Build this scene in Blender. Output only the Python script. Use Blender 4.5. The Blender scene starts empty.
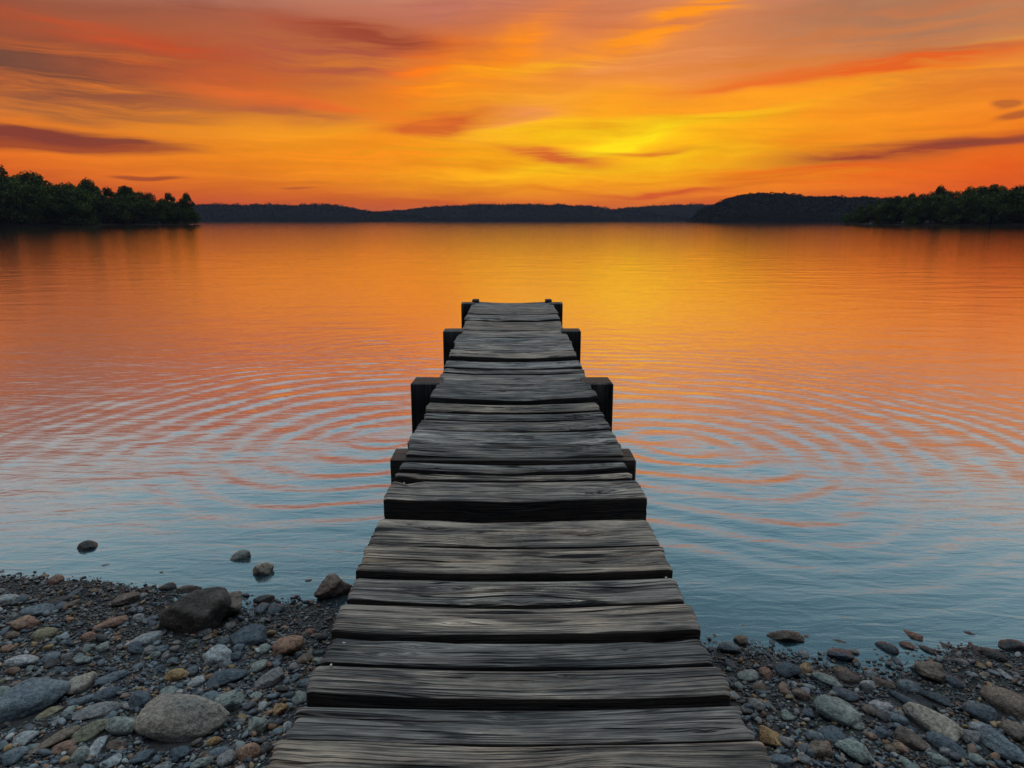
import bpy, math, random
import numpy as np
from math import radians as R
rng = np.random.default_rng(7)
random.seed(7)
C = bpy.context.scene.collection
sc = bpy.context.scene

# ------------------------------------------------------------------ camera
F = 700.0; CZ = 1.63; PITCH = math.atan(163 / F)
cam = bpy.data.cameras.new('camera'); camo = bpy.data.objects.new('camera', cam); C.objects.link(camo)
camo.location = (0, 0, CZ); camo.rotation_euler = (math.pi / 2 - PITCH, 0, 0)
cam.sensor_width = 36; cam.lens = 36 * F / 1024; cam.clip_start = 0.05; cam.clip_end = 20000
sc.camera = camo
cp, sp = math.cos(PITCH), math.sin(PITCH)

def ray(px, py):
    a = (px - 512) / F; b = (384 - py) / F
    return np.array([a, cp + b * sp, -sp + b * cp])
def unproj(px, py, z):
    d = ray(px, py); t = (z - CZ) / d[2]
    return d[0] * t, d[1] * t
def depth(x, y, z): return y * cp - (z - CZ) * sp
def azel(px, py):
    d = ray(px, py); return math.degrees(math.atan2(d[0], d[1])), math.degrees(math.atan2(d[2], math.hypot(d[0], d[1])))
def lin(r, g, b):
    f = lambda c: (c / 255 / 12.92) if c / 255 <= 0.04045 else ((c / 255 + 0.055) / 1.055) ** 2.4
    return (f(r), f(g), f(b), 1)

# ------------------------------------------------------------------ numpy noise
def _h(ix, iy, iz, s):
    n = (ix.astype(np.int64) * 374761393 + iy.astype(np.int64) * 668265263 + iz.astype(np.int64) * 2147483647 + s * 974634777) & 0x7fffffff
    n = ((n ^ (n >> 13)) * 1274126177) & 0x7fffffff
    n = ((n ^ (n >> 15)) * 1911520717) & 0x7fffffff
    return (n ^ (n >> 16)) / float(0x7fffffff)
def vn(x, y, z=0.0, s=0):
    x, y, z = np.broadcast_arrays(np.asarray(x, float), np.asarray(y, float), np.asarray(z, float))
    ix, iy, iz = np.floor(x), np.floor(y), np.floor(z)
    fx, fy, fz = x - ix, y - iy, z - iz
    fx = fx * fx * (3 - 2 * fx); fy = fy * fy * (3 - 2 * fy); fz = fz * fz * (3 - 2 * fz)
    r = 0
    for a in (0, 1):
        for b in (0, 1):
            for c in (0, 1):
                r = r + _h(ix + a, iy + b, iz + c, s) * (fx if a else 1 - fx) * (fy if b else 1 - fy) * (fz if c else 1 - fz)
    return r * 2 - 1
def fbm(x, y, z=0.0, s=0, o=4, g=0.5):
    r = 0; a = 1.0; f = 1.0
    for i in range(o):
        r = r + a * vn(x * f, y * f, np.asarray(z) * f, s + i * 17); a *= g; f *= 2.03
    return r

# ------------------------------------------------------------------ object helpers
def mesh_np(name, V, Fq, mat=None, smooth=True, attrs=None):
    me = bpy.data.meshes.new(name)
    V = np.asarray(V, np.float32); Fq = np.asarray(Fq, np.int32)
    n = Fq.shape[1]
    me.vertices.add(len(V)); me.vertices.foreach_set('co', V.ravel())
    me.loops.add(Fq.size); me.loops.foreach_set('vertex_index', Fq.ravel())
    me.polygons.add(len(Fq)); me.polygons.foreach_set('loop_start', np.arange(len(Fq), dtype=np.int32) * n)
    me.polygons.foreach_set('loop_total', np.full(len(Fq), n, np.int32))
    me.update(calc_edges=True)
    if smooth: me.polygons.foreach_set('use_smooth', np.ones(len(Fq), bool))
    if attrs:
        for k, v in attrs.items():
            a = me.attributes.new(k, 'FLOAT', 'POINT'); a.data.foreach_set('value', np.asarray(v, np.float32))
    if mat: me.materials.append(mat)
    me.validate()
    return me
def link(name, me, parent=None, loc=(0, 0, 0), rot=(0, 0, 0)):
    o = bpy.data.objects.new(name, me); C.objects.link(o); o.location = loc; o.rotation_euler = rot
    if parent: o.parent = parent
    return o
def tag(o, label=None, cat=None, group=None, kind=None):
    if label: o['label'] = label
    if cat: o['category'] = cat
    if group: o['group'] = group
    if kind: o['kind'] = kind
    return o
def grid_faces(nu, nv, wrap=False):
    i = np.arange(nu if wrap else nu - 1)[:, None]; j = np.arange(nv - 1)[None, :]
    i2 = (i + 1) % nu
    return np.stack([i * nv + j, i2 * nv + j, i2 * nv + j + 1, i * nv + j + 1], -1).reshape(-1, 4)
def ico(sub):
    import bmesh
    bm = bmesh.new(); bmesh.ops.create_icosphere(bm, subdivisions=sub, radius=1)
    bm.verts.ensure_lookup_table()
    V = np.array([v.co[:] for v in bm.verts]); T = np.array([[v.index for v in f.verts] for f in bm.faces]); bm.free()
    return V / np.linalg.norm(V, axis=1)[:, None], T
ICO = {s: ico(s) for s in (1, 2, 3, 4, 5)}

# ------------------------------------------------------------------ node helper
class NT:
    def __init__(s, tree): s.t = tree; s.n = tree.nodes; s.l = tree.links
    def new(s, t, **k):
        n = s.n.new(t)
        for a, b in k.items(): setattr(n, a, b)
        return n
    def put(s, sock, v):
        if isinstance(v, bpy.types.NodeSocket): s.l.new(v, sock)
        else: sock.default_value = v
    def m(s, op, a, b=None, c=None, clamp=False):
        n = s.new('ShaderNodeMath', operation=op, use_clamp=clamp); s.put(n.inputs[0], a)
        if b is not None: s.put(n.inputs[1], b)
        if c is not None: s.put(n.inputs[2], c)
        return n.outputs[0]
    def mix(s, f, a, b, blend='MIX'):
        n = s.new('ShaderNodeMix', data_type='RGBA', blend_type=blend); s.put(n.inputs[0], f); s.put(n.inputs[6], a); s.put(n.inputs[7], b)
        return n.outputs[2]
    def comb(s, x, y, z=0.0):
        n = s.new('ShaderNodeCombineXYZ'); s.put(n.inputs[0], x); s.put(n.inputs[1], y); s.put(n.inputs[2], z); return n.outputs[0]
    def noise(s, vec, scale=1.0, detail=4, rough=0.5, dist=0.0, col=False):
        n = s.new('ShaderNodeTexNoise'); s.put(n.inputs['Vector'], vec); n.inputs['Scale'].default_value = scale
        n.inputs['Detail'].default_value = detail; n.inputs['Roughness'].default_value = rough; n.inputs['Distortion'].default_value = dist
        return n.outputs[1 if col else 0]
    def mapv(s, vec, scale=(1, 1, 1), loc=(0, 0, 0), rot=(0, 0, 0)):
        n = s.new('ShaderNodeMapping'); s.put(n.inputs[0], vec); n.inputs[1].default_value = loc; n.inputs[2].default_value = rot; n.inputs[3].default_value = scale
        return n.outputs[0]
    def ramp(s, f, stops, interp='LINEAR'):
        n = s.new('ShaderNodeValToRGB'); s.put(n.inputs[0], f); cr = n.color_ramp; cr.interpolation = interp
        while len(cr.elements) < len(stops): cr.elements.new(0.5)
        for e, (p, c) in zip(cr.elements, stops): e.position = p; e.color = c if len(c) == 4 else (*c, 1)
        return n.outputs[0]
    def rng(s, v, a, b, c, d):
        n = s.new('ShaderNodeMapRange'); s.put(n.inputs[0], v)
        for i, q in enumerate((a, b, c, d)): n.inputs[i + 1].default_value = q
        return n.outputs[0]
def material(name):
    m = bpy.data.materials.new(name); m.use_nodes = True; m.node_tree.nodes.clear(); t = NT(m.node_tree)
    out = t.new('ShaderNodeOutputMaterial'); return m, t, out
def principled(t, out, col, rough, normal=None, spec=0.5, ior=None):
    p = t.new('ShaderNodeBsdfPrincipled'); t.put(p.inputs['Base Color'], col); t.put(p.inputs['Roughness'], rough)
    p.inputs['Specular IOR Level'].default_value = spec
    if normal: t.l.new(normal, p.inputs['Normal'])
    t.l.new(p.outputs[0], out.inputs[0]); return p
def bump(t, h, strength, dist, normal=None):
    b = t.new('ShaderNodeBump'); b.inputs['Strength'].default_value = strength; b.inputs['Distance'].default_value = dist
    t.put(b.inputs['Height'], h)
    if normal: t.l.new(normal, b.inputs['Normal'])
    return b.outputs[0]

# ------------------------------------------------------------------ sky (world)
w = bpy.data.worlds.new('World'); sc.world = w; w.use_nodes = True; w.node_tree.nodes.clear()
t = NT(w.node_tree)
wout = t.new('ShaderNodeOutputWorld'); bg = t.new('ShaderNodeBackground')
tc = t.new('ShaderNodeTexCoord'); sx = t.new('ShaderNodeSeparateXYZ')
nrm = t.new('ShaderNodeVectorMath', operation='NORMALIZE'); t.l.new(tc.outputs['Generated'], nrm.inputs[0]); t.l.new(nrm.outputs[0], sx.inputs[0])
AZ = t.m('MULTIPLY', t.m('ARCTAN2', sx.outputs[0], sx.outputs[1]), 57.2958)
EL = t.m('MULTIPLY', t.m('ARCSINE', sx.outputs[2]), 57.2958)
pv = t.comb(AZ, EL, 0)
n1 = t.noise(t.mapv(pv, (0.055, 0.22, 1), (3.1, 1.7, 0)), 1, 3, 0.5)
n2 = t.noise(t.mapv(pv, (0.06, 0.25, 1), (9.1, 4.7, 2)), 1, 3, 0.45)
n3 = t.noise(t.mapv(pv, (0.16, 0.8, 1), (1.1, 7.7, 2)), 1, 2, 0.4)
Aw = t.m('ADD', AZ, t.m('MULTIPLY', t.m('SUBTRACT', n1, 0.5), 3.5))
Ew = t.m('ADD', t.m('ADD', EL, t.m('MULTIPLY', t.m('SUBTRACT', n2, 0.5), 1.9)), t.m('MULTIPLY', t.m('SUBTRACT', n3, 0.5), 1.2))
wv = t.comb(Aw, Ew, 0)
# cirrus fibres, long and slightly fanned
fib = t.noise(t.mapv(wv, (0.055, 1.1, 1), (2, 5, 0), (0, 0, R(2))), 1, 6, 0.66)
ex_ = t.m('SUBTRACT', Aw, 5.0); ey_ = t.m('ADD', Ew, 9.0)       # cirrus fanning out from above the sunset
phi = t.m('ARCTAN2', ey_, ex_); rad_ = t.m('SQRT', t.m('ADD', t.m('MULTIPLY', ex_, ex_), t.m('MULTIPLY', ey_, ey_)))
fan = t.noise(t.comb(t.m('MULTIPLY', rad_, .09), t.m('MULTIPLY', phi, 3.4), 3.3), 1, 5, 0.55, .25)
lev = t.noise(t.mapv(wv, (0.09, 0.8, 1), (12, 1, 4), (0, 0, R(-5))), 1, 6, 0.6)
fmix = t.rng(t.m('ADD', EL, t.m('MULTIPLY', t.m('ABSOLUTE', ex_), .12)), 7, 15, 0.0, .62)
fib2 = t.m('ADD', t.m('MULTIPLY', lev, t.m('SUBTRACT', 1.0, fmix)), t.m('MULTIPLY', fan, fmix))
FB = t.rng(fib, 0.36, 0.62, 0.1, 1.5)
FB2 = t.rng(fib2, 0.36, 0.62, 0.15, 1.45)
UP = [(18.8, lin(220, 208, 200)), (20.6, lin(184, 212, 224)), (25.5, lin(164, 206, 220)), (29.5, lin(136, 182, 204)), (33, lin(124, 172, 196)), (40, lin(138, 182, 204)), (60, lin(208, 222, 230)), (90, (1.2, 1.17, 1.12, 1))]
def elramp(st):
    f = t.m('DIVIDE', EL, 90.0, clamp=True)
    return t.ramp(f, [(e / 90, c) for e, c in st])
cen = elramp([(0, lin(226, 92, 22)), (1.4, lin(236, 110, 16)), (3.0, lin(255, 152, 0)), (6.0, lin(255, 178, 4)), (8.5, lin(255, 162, 18)), (11, lin(246, 144, 44)), (14, lin(222, 128, 76)), (16, lin(218, 136, 90)), (17.5, lin(228, 176, 144))] + UP)
lef = elramp([(0, lin(196, 72, 26)), (1.8, lin(200, 78, 28)), (4, lin(232, 112, 24)), (7, lin(244, 134, 36)), (9, lin(224, 116, 48)), (11.5, lin(170, 86, 52)), (13.6, lin(152, 88, 66)), (15.0, lin(178, 148, 136)), (16.4, lin(204, 194, 188))] + UP)
rig = elramp([(0, lin(216, 80, 24)), (1.8, lin(226, 86, 18)), (4, lin(240, 104, 12)), (6.5, lin(244, 124, 22)), (9, lin(232, 128, 46)), (12, lin(208, 128, 76)), (14, lin(188, 122, 86)), (15.4, lin(200, 160, 138)), (16.8, lin(210, 196, 184))] + UP)
bac = elramp([(0, lin(24, 26, 34)), (12, lin(32, 36, 46)), (28, lin(44, 50, 62)), (46, lin(68, 80, 96)), (64, lin(165, 180, 194)), (90, (1.2, 1.17, 1.12, 1))])
fl = t.rng(AZ, -34, 2, 1, 0); fr = t.rng(AZ, 11, 34, 0, 1)
base = t.mix(fl, cen, lef); base = t.mix(fr, base, rig)
fbk = t.rng(t.m('ABSOLUTE', AZ), 50, 115, 0, 1)
def stroke(base, x0, y0, x1, y1, hw, col, op, hard=False, curve=0.0, fibre=1):
    a0, e0 = azel(x0, y0); a1, e1 = azel(x1, y1)
    ca, ce = (a0 + a1) / 2, (e0 + e1) / 2; th = math.atan2(e1 - e0, a1 - a0); L = math.hypot(a1 - a0, e1 - e0) / 2
    W = hw * 0.079
    A, E = Aw, Ew
    da = t.m('SUBTRACT', A, ca); de = t.m('SUBTRACT', E, ce)
    dx = t.m('DIVIDE', t.m('ADD', t.m('MULTIPLY', da, math.cos(th)), t.m('MULTIPLY', de, math.sin(th))), L)
    dy = t.m('DIVIDE', t.m('SUBTRACT', t.m('MULTIPLY', de, math.cos(th)), t.m('MULTIPLY', da, math.sin(th))), W)
    dx2 = t.m('MULTIPLY', dx, dx)
    if curve: dy = t.m('SUBTRACT', dy, t.m('MULTIPLY', dx2, curve))
    q = t.m('ADD', dx2, t.m('MULTIPLY', dy, dy))
    g = t.m('POWER', 2.71828, t.m('MULTIPLY', q, -1.0))
    fb = FB if fibre == 1 else FB2
    if hard:
        g = t.rng(t.m('MULTIPLY', g, t.rng(fb, 0.25, 1.35, 0.6, 1.3)), 0.16, 0.66, 0, 1); f = t.m('MULTIPLY', g, op, clamp=True)
    elif fibre: f = t.m('MULTIPLY', t.m('MULTIPLY', g, fb), op, clamp=True)
    else: f = t.m('MULTIPLY', g, op, clamp=True)
    return t.mix(f, base, lin(*col))
base0 = base
S = [
 # broad washes
 (-90, 66, 230, 82, 32, (100, 68, 56), 1.15, False, 0, 1),
 (60, 4, 330, 4, 16, (150, 84, 64), .8, False, 0, 2),
 (190, 44, 480, 48, 30, (176, 88, 62), 1.1, False, 0, 1),
 (330, 2, 600, 10, 16, (188, 112, 92), 1.1, False, 0, 2),
 (720, 30, 1100, 14, 34, (172, 118, 86), .8, False, 0, 1),
 (620, 60, 900, 40, 16, (206, 128, 80), .6, False, 0, 2),
 (440, 172, 840, 142, 28, (255, 190, 0), .85, False, 0, 2),
 (560, 132, 700, 118, 16, (255, 208, 20), .7, False, 0, 2),
 (370, 104, 480, 40, 22, (255, 120, 18), 1.0, False, -.3, 1),
 (440, 70, 560, 20, 20, (255, 142, 14), .7, False, 0, 2),
 (470, 122, 570, 104, 12, (240, 148, 84), 1.0, False, 0, 2),
 (640, 70, 800, 55, 26, (234, 142, 84), .5, False, 0, 1),
 (560, 80, 660, 60, 12, (238, 146, 80), .55, False, 0, 2),
 # left red-orange streaks
 (-30, 8, 250, 64, 10, (190, 78, 42), .9, False, 0, 1),
 (120, 70, 410, 100, 12, (208, 86, 34), .8, False, 0, 2),
 (170, 84, 390, 112, 4.5, (244, 112, 36), 1.0, False, 0, 1),
 (290, 20, 460, 50, 9, (160, 72, 48), .95, False, 0, 1),
 (215, 102, 350, 116, 8, (168, 84, 58), 1.0, False, 0, 2),
 (-30, 90, 260, 100, 14, (196, 100, 50), .4, False, 0, 1),
 # swirl of gold
 (388, 130, 484, 114, 11, (214, 96, 38), 1.8, False, 0, 2),
 (390, 96, 540, 60, 8, (255, 150, 10), .7, False, .4, 1),
 (440, 134, 620, 118, 5, (255, 196, 8), .8, False, 0, 1),
 (570, 158, 720, 112, 7, (255, 224, 10), 1.3, False, 0, 2),
 (600, 170, 760, 140, 5, (255, 200, 0), .7, False, 0, 1),
 (690, 122, 800, 108, 7, (255, 214, 10), .9, False, 0, 2),
 (500, 146, 590, 160, 6, (214, 98, 40), 1.8, False, 0, 1),
 (600, 152, 690, 151, 2.5, (222, 124, 30), .8, False, 0, 2),
 (575, 56, 770, -12, 9, (252, 146, 30), 1.2, False, 0, 1),
 (410, 128, 560, 28, 13, (255, 140, 12), .9, False, .5, 1),
 (455, 78, 600, 62, 6, (255, 178, 14), .8, False, 0, 1),
 (430, 100, 700, 96, 9, (255, 168, 28), .6, False, 0, 2),
 (700, 118, 1060, 104, 16, (250, 142, 24), .6, False, 0, 2),
 (230, 160, 520, 150, 18, (255, 138, 14), .6, False, 0, 1),
 # the long streak sweeping up to the upper right
 (540, 140, 900, 76, 7, (255, 204, 12), 1.4, False, .4, 1),
 (600, 116, 1070, 56, 9, (255, 158, 26), 1.3, False, .5, 1),
 (640, 96, 860, 72, 5, (232, 104, 34), .6, False, 0, 2),
 (760, 84, 1070, 44, 7, (232, 98, 30), 1.2, False, .4, 1),
 (850, 62, 1060, 40, 3, (186, 96, 62), .6, False, 0, 1),
 # low bands on the right
 (700, 178, 1080, 160, 11, (238, 88, 12), .8, False, 0, 1),
 (790, 160, 1070, 134, 8, (164, 68, 42), 1.3, False, .2, 2),
 (900, 148, 1060, 136, 4, (140, 64, 46), .8, False, 0, 1),
 (600, 196, 760, 186, 3.5, (214, 84, 26), .85, False, 0, 1),
 (150, 205, 900, 205, 7, (206, 76, 30), .5, False, 0, 1),
 (700, 145, 1000, 118, 6, (250, 132, 26), .6, False, 0, 1),
]
for s_ in S: base = stroke(base, *s_)
# fine cirrus grain everywhere in the glowing half
grain = t.rng(t.m('ADD', t.m('MULTIPLY', fib, .5), t.m('MULTIPLY', fib2, .5)), 0.38, 0.62, 0.88, 1.10)
gm = t.comb(grain, t.m('POWER', grain, 1.4), grain)
vm = t.new('ShaderNodeVectorMath', operation='MULTIPLY'); t.l.new(base, vm.inputs[0]); t.l.new(gm, vm.inputs[1]); base = vm.outputs[0]
# small hard-edged dark clouds, less warped
Aw = t.m('ADD', AZ, t.m('MULTIPLY', t.m('SUBTRACT', n3, 0.5), 3.0)); Ew = t.m('ADD', EL, t.m('MULTIPLY', t.m('SUBTRACT', n3, 0.5), 0.9))
for s_ in [(-150, 116, 186, 147, 5.5, (126, 56, 46), .9, True, 0, 1), (-120, 136, 190, 151, 5, (150, 64, 40), .85, True, 0, 2), (-90, 128, 120, 142, 5, (134, 60, 46), .9, True, 0, 2),
           (984, 106, 1020, 104, 3.2, (150, 72, 46), .6, True, 0, 2), (1004, 116, 1060, 108, 3.2, (140, 66, 46), .6, True, 0, 1),
           (112, 177, 178, 179, 1.3, (160, 66, 34), .8, True, 0, 1), (280, 188, 310, 189, 1.0, (176, 74, 34), .6, True, 0, 1)]:
    base = stroke(base, *s_)
base = t.mix(fbk, base, bac); base0 = t.mix(fbk, base0, bac)
nish = t.new('ShaderNodeTexSky', sky_type='NISHITA'); nish.sun_disc = False; nish.sun_elevation = R(0.4); nish.sun_rotation = R(8.0)
def withnish(c_):
    add = t.new('ShaderNodeVectorMath', operation='MULTIPLY_ADD'); t.l.new(nish.outputs[0], add.inputs[0]); add.inputs[1].default_value = (0.002,) * 3; t.l.new(c_, add.inputs[2]); return add.outputs[0]
# two backgrounds: the western sky with its clouds, and the plain rest of the dome
bg0 = t.new('ShaderNodeBackground'); t.l.new(withnish(base0), bg0.inputs[0]); t.l.new(withnish(base), bg.inputs[0])
msk = t.m('MULTIPLY', t.m('MULTIPLY', t.rng(t.m('ABSOLUTE', AZ), 44, 56, 1, 0), t.rng(EL, 21, 25, 1, 0)), t.rng(EL, -4, -2, 0, 1))
wm = t.new('ShaderNodeMixShader'); t.l.new(msk, wm.inputs[0]); t.l.new(bg0.outputs[0], wm.inputs[1]); t.l.new(bg.outputs[0], wm.inputs[2]); t.l.new(wm.outputs[0], wout.inputs[0])
w.cycles.sampling_method = 'MANUAL'; w.cycles.sample_map_resolution = 512

sun = bpy.data.lights.new('sun', 'SUN'); sun.energy = 2.0; sun.angle = R(0.5); sun.color = (1, .55, .25)
so = bpy.data.objects.new('sun', sun); C.objects.link(so); so.rotation_euler = (R(90 - 0.4), 0, R(180 - 8))   # the sun has just gone down behind the far hills

sc.view_settings.view_transform = 'Standard'; sc.view_settings.look = 'None'; sc.view_settings.exposure = 0; sc.view_settings.gamma = 1
sc.render.engine = 'CYCLES'
sc.cycles.max_bounces = 6; sc.cycles.use_denoising = True; sc.cycles.caustics_reflective = False; sc.cycles.caustics_refractive = False

# ------------------------------------------------------------------ ground height
SH0 = unproj(0, 579, 0); SH1 = unproj(1024, 662, 0)
SH0, SH1 = np.array(SH0), np.array(SH1); sd = (SH1 - SH0) / np.linalg.norm(SH1 - SH0); snv = np.array([sd[1], -sd[0]])  # pointing to the land
if snv[1] > 0: snv = -snv
def shore_s(x, y):
    s = (x - SH0[0]) * snv[0] + (y - SH0[1]) * snv[1]
    wig = 0.05 * fbm(x * 1.4, y * 0.2, 0, 3, 3) + 0.012 * vn(x * 14, y * 3, 0, 5)
    wig = wig - 0.13 * np.exp(-((np.asarray(x) - 0.2) / 1.0) ** 2)     # the bay at the jetty on the far side
    fade = np.clip(1 - (np.abs(np.asarray(x)) - 30) / 60, 0, 1)
    return s + wig * fade
def ground_z(x, y):
    x = np.asarray(x, float); y = np.asarray(y, float)
    s = shore_s(x, y)
    z = np.where(s > 0, 0.055 * s, 0.050 * s)
    z = np.where(s > 6, 0.33 + 0.03 * (s - 6), z); z = np.minimum(z, 4.0 + 0 * z); z = np.maximum(z, -6)
    return z + 0.008 * fbm(x * 2.2, y * 2.2, 0, 8, 2) * np.clip(1 - (np.abs(x) + np.abs(y)) / 60, 0, 1)

# ------------------------------------------------------------------ materials
def stone_mat(name, cols, wet=False, island=False):
    m, t, out = material(name)
    tcn = t.new('ShaderNodeTexCoord'); obj = tcn.outputs['Object']
    if island:
        gi = t.new('ShaderNodeNewGeometry'); rnd = gi.outputs['Random Per Island']
        col = t.ramp(rnd, cols, 'CONSTANT')
        n = t.noise(obj, 45, 4, 0.6)
        col = t.mix(1.0, col, t.ramp(n, [(.25, (.55,) * 3), (.75, (1.35,) * 3)]), 'MULTIPLY')
        rnd2 = t.m('FRACT', t.m('MULTIPLY', rnd, 37.7)); col = t.mix(1.0, col, t.ramp(rnd2, [(0, (.6,) * 3), (1, (1.25,) * 3)]), 'MULTIPLY')
        h = t.noise(obj, 130, 3, 0.6); nb = bump(t, h, 0.5, 0.004)
    else:
        oi = t.new('ShaderNodeObjectInfo'); ov = t.new('ShaderNodeVectorMath', operation='ADD'); t.l.new(obj, ov.inputs[0])
        t.put(ov.inputs[1], t.comb(t.m('MULTIPLY', oi.outputs['Random'], 31.0), t.m('MULTIPLY', oi.outputs['Random'], 17.0), 0)); v = ov.outputs[0]
        a = t.noise(v, 9, 5, 0.6, 0.4); b = t.noise(v, 70, 5, 0.65); c_ = t.noise(v, 190, 3, 0.65)
        col = t.mix(t.rng(a, 0.38, 0.62, 0, 1), cols[0], cols[1])
        col = t.mix(t.rng(t.noise(v, 5, 3, 0.5), 0.5, 0.72, 0, 0.75), col, cols[2])
        col = t.mix(1.0, col, t.ramp(b, [(.30, (.40,) * 3), (.68, (1.5,) * 3)]), 'MULTIPLY')
        col = t.mix(t.rng(c_, 0.6, 0.72, 0, 0.5), col, tuple(min(1, q * 2.3 + .03) for q in cols[1][:3]) + (1,))
        col = t.mix(t.rng(c_, 0.4, 0.28, 0, 0.6), col, (.015, .015, .016, 1))
        nb = bump(t, a, 0.5, 0.03); nb = bump(t, b, 0.9, 0.018, nb); nb = bump(t, c_, 0.8, 0.005, nb)
    geo = t.new('ShaderNodeNewGeometry'); sp_ = t.new('ShaderNodeSeparateXYZ'); t.l.new(geo.outputs['Position'], sp_.inputs[0])
    wetf = t.rng(sp_.outputs[2], 0.012, 0.05, 1, 0)      # soaked band just above the lake level
    col = t.mix(t.m('MULTIPLY', wetf, 0.8), col, t.mix(1.0, col, (.42, .42, .44, 1), 'MULTIPLY'))
    ro = t.rng(wetf, 0, 1, 0.72, 0.28)
    principled(t, out, col, ro, nb, 0.45)
    return m
c4 = lambda r, g, b: (r, g, b, 1)
SM = {
 'sand':  stone_mat('stone_sand', [c4(.50, .43, .35), c4(.60, .53, .44), c4(.40, .38, .35)]),
 'cocoa': stone_mat('stone_cocoa', [c4(.12, .10, .085), c4(.17, .145, .12), c4(.10, .088, .08)]),
 'grey':  stone_mat('stone_grey', [c4(0.308, 0.308, 0.308), c4(0.434, 0.424, 0.416), c4(0.217, 0.227, 0.235)]),
 'blue':  stone_mat('stone_blue_grey', [c4(0.198, 0.253, 0.299), c4(0.308, 0.372, 0.407), c4(0.154, 0.181, 0.217)]),
 'pale':  stone_mat('stone_pale', [c4(0.543, 0.596, 0.596), c4(0.620, 0.620, 0.620), c4(0.398, 0.453, 0.470)]),
 'green': stone_mat('stone_green_grey', [c4(0.325, 0.390, 0.361), c4(0.470, 0.524, 0.480), c4(0.235, 0.280, 0.271)]),
 'tan':   stone_mat('stone_tan', [c4(0.543, 0.453, 0.361), c4(0.620, 0.561, 0.453), c4(0.398, 0.361, 0.325)]),
 'olive': stone_mat('stone_olive', [c4(0.361, 0.334, 0.217), c4(0.453, 0.398, 0.253), c4(0.290, 0.299, 0.235)]),
 'rust':  stone_mat('stone_rust', [c4(0.453, 0.253, 0.181), c4(0.596, 0.361, 0.253), c4(0.308, 0.217, 0.181)]),
 'ochre': stone_mat('stone_ochre', [c4(0.579, 0.343, 0.163), c4(0.620, 0.434, 0.217), c4(0.398, 0.271, 0.181)]),
 'brown': stone_mat('stone_brown', [c4(0.253, 0.190, 0.154), c4(0.361, 0.280, 0.217), c4(0.181, 0.163, 0.154)]),
 'dark':  stone_mat('stone_dark', [c4(0.113, 0.108, 0.108), c4(0.181, 0.166, 0.156), c4(0.127, 0.113, 0.100)]),
 'slate': stone_mat('stone_slate', [c4(0.119, 0.154, 0.190), c4(0.181, 0.227, 0.263), c4(0.100, 0.119, 0.145)]),
}
pc = [(.10, .13, .15), (.17, .20, .21), (.06, .075, .09), (.20, .19, .18), (.12, .11, .10), (.09, .115, .13), (.28, .29, .28), (.05, .05, .055),
      (.15, .175, .165), (.22, .13, .08), (.08, .10, .12), (.14, .16, .18), (.17, .11, .08), (.07, .075, .085), (.28, .19, .10), (.11, .14, .16)]
M_GRAVEL = stone_mat('gravel_mix', [(i / len(pc), (*[q * 1.75 for q in c_], 1)) for i, c_ in enumerate(pc)], island=True)

# ground sheet
m, t, out = material('beach_ground')
tcn = t.new('ShaderNodeNewGeometry'); P = tcn.outputs['Position']
v1 = t.new('ShaderNodeTexVoronoi'); t.l.new(P, v1.inputs['Vector']); v1.inputs['Scale'].default_value = 110
a = t.noise(P, 40, 5, 0.6); b = t.noise(P, 2.5, 3)
col = t.mix(a, c4(.025, .026, .03), c4(.09, .092, .095)); col = t.mix(0.35, col, v1.outputs['Color'], 'SOFT_LIGHT')
col = t.mix(t.rng(b, .45, .65, 0, .4), col, c4(.07, .058, .048))
sp_ = t.new('ShaderNodeSeparateXYZ'); t.l.new(P, sp_.inputs[0])
wetf = t.rng(sp_.outputs[2], 0.0, 0.05, 1, 0); col = t.mix(wetf, col, t.mix(1.0, col, (.5, .5, .5, 1), 'MULTIPLY'))
grassf = t.rng(sp_.outputs[2], 0.5, 0.9, 0, 1)
col = t.mix(grassf, col, t.mix(t.noise(P, 6, 4), c4(.03, .05, .015), c4(.07, .09, .03)))
h = t.m('ADD', a, t.m('MULTIPLY', v1.outputs['Distance'], -1.0))
principled(t, out, col, t.rng(wetf, 0, 1, .85, .45), bump(t, h, .8, .008))
M_GROUND = m
def axis(lo, hi, step, far, g=1.35):
    a = list(np.arange(lo, hi, step)); s = step; x = hi
    while x < far: a.append(x); s *= g; x += s
    a.append(far); x = lo; s = step
    pre = []
    while x > -far: s *= g; x -= s; pre.append(max(x, -far))
    return np.array(sorted(set(pre + a)))
gx = axis(-4.6, 4.6, .03, 9000); gy = axis(-1.0, 4.4, .03, 9000)
X, Y = np.meshgrid(gx, gy, indexing='ij')
Z = ground_z(X, Y)
near = np.clip(1 - (np.hypot(X, Y) - 6) / 6, 0, 1)
Z = Z + near * 0.004 * vn(X * 40, Y * 40, 0, 2)
g = link('ground', mesh_np('ground', np.stack([X, Y, Z], -1).reshape(-1, 3), grid_faces(len(gx), len(gy)), M_GROUND)); tag(g, kind='structure')

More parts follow.
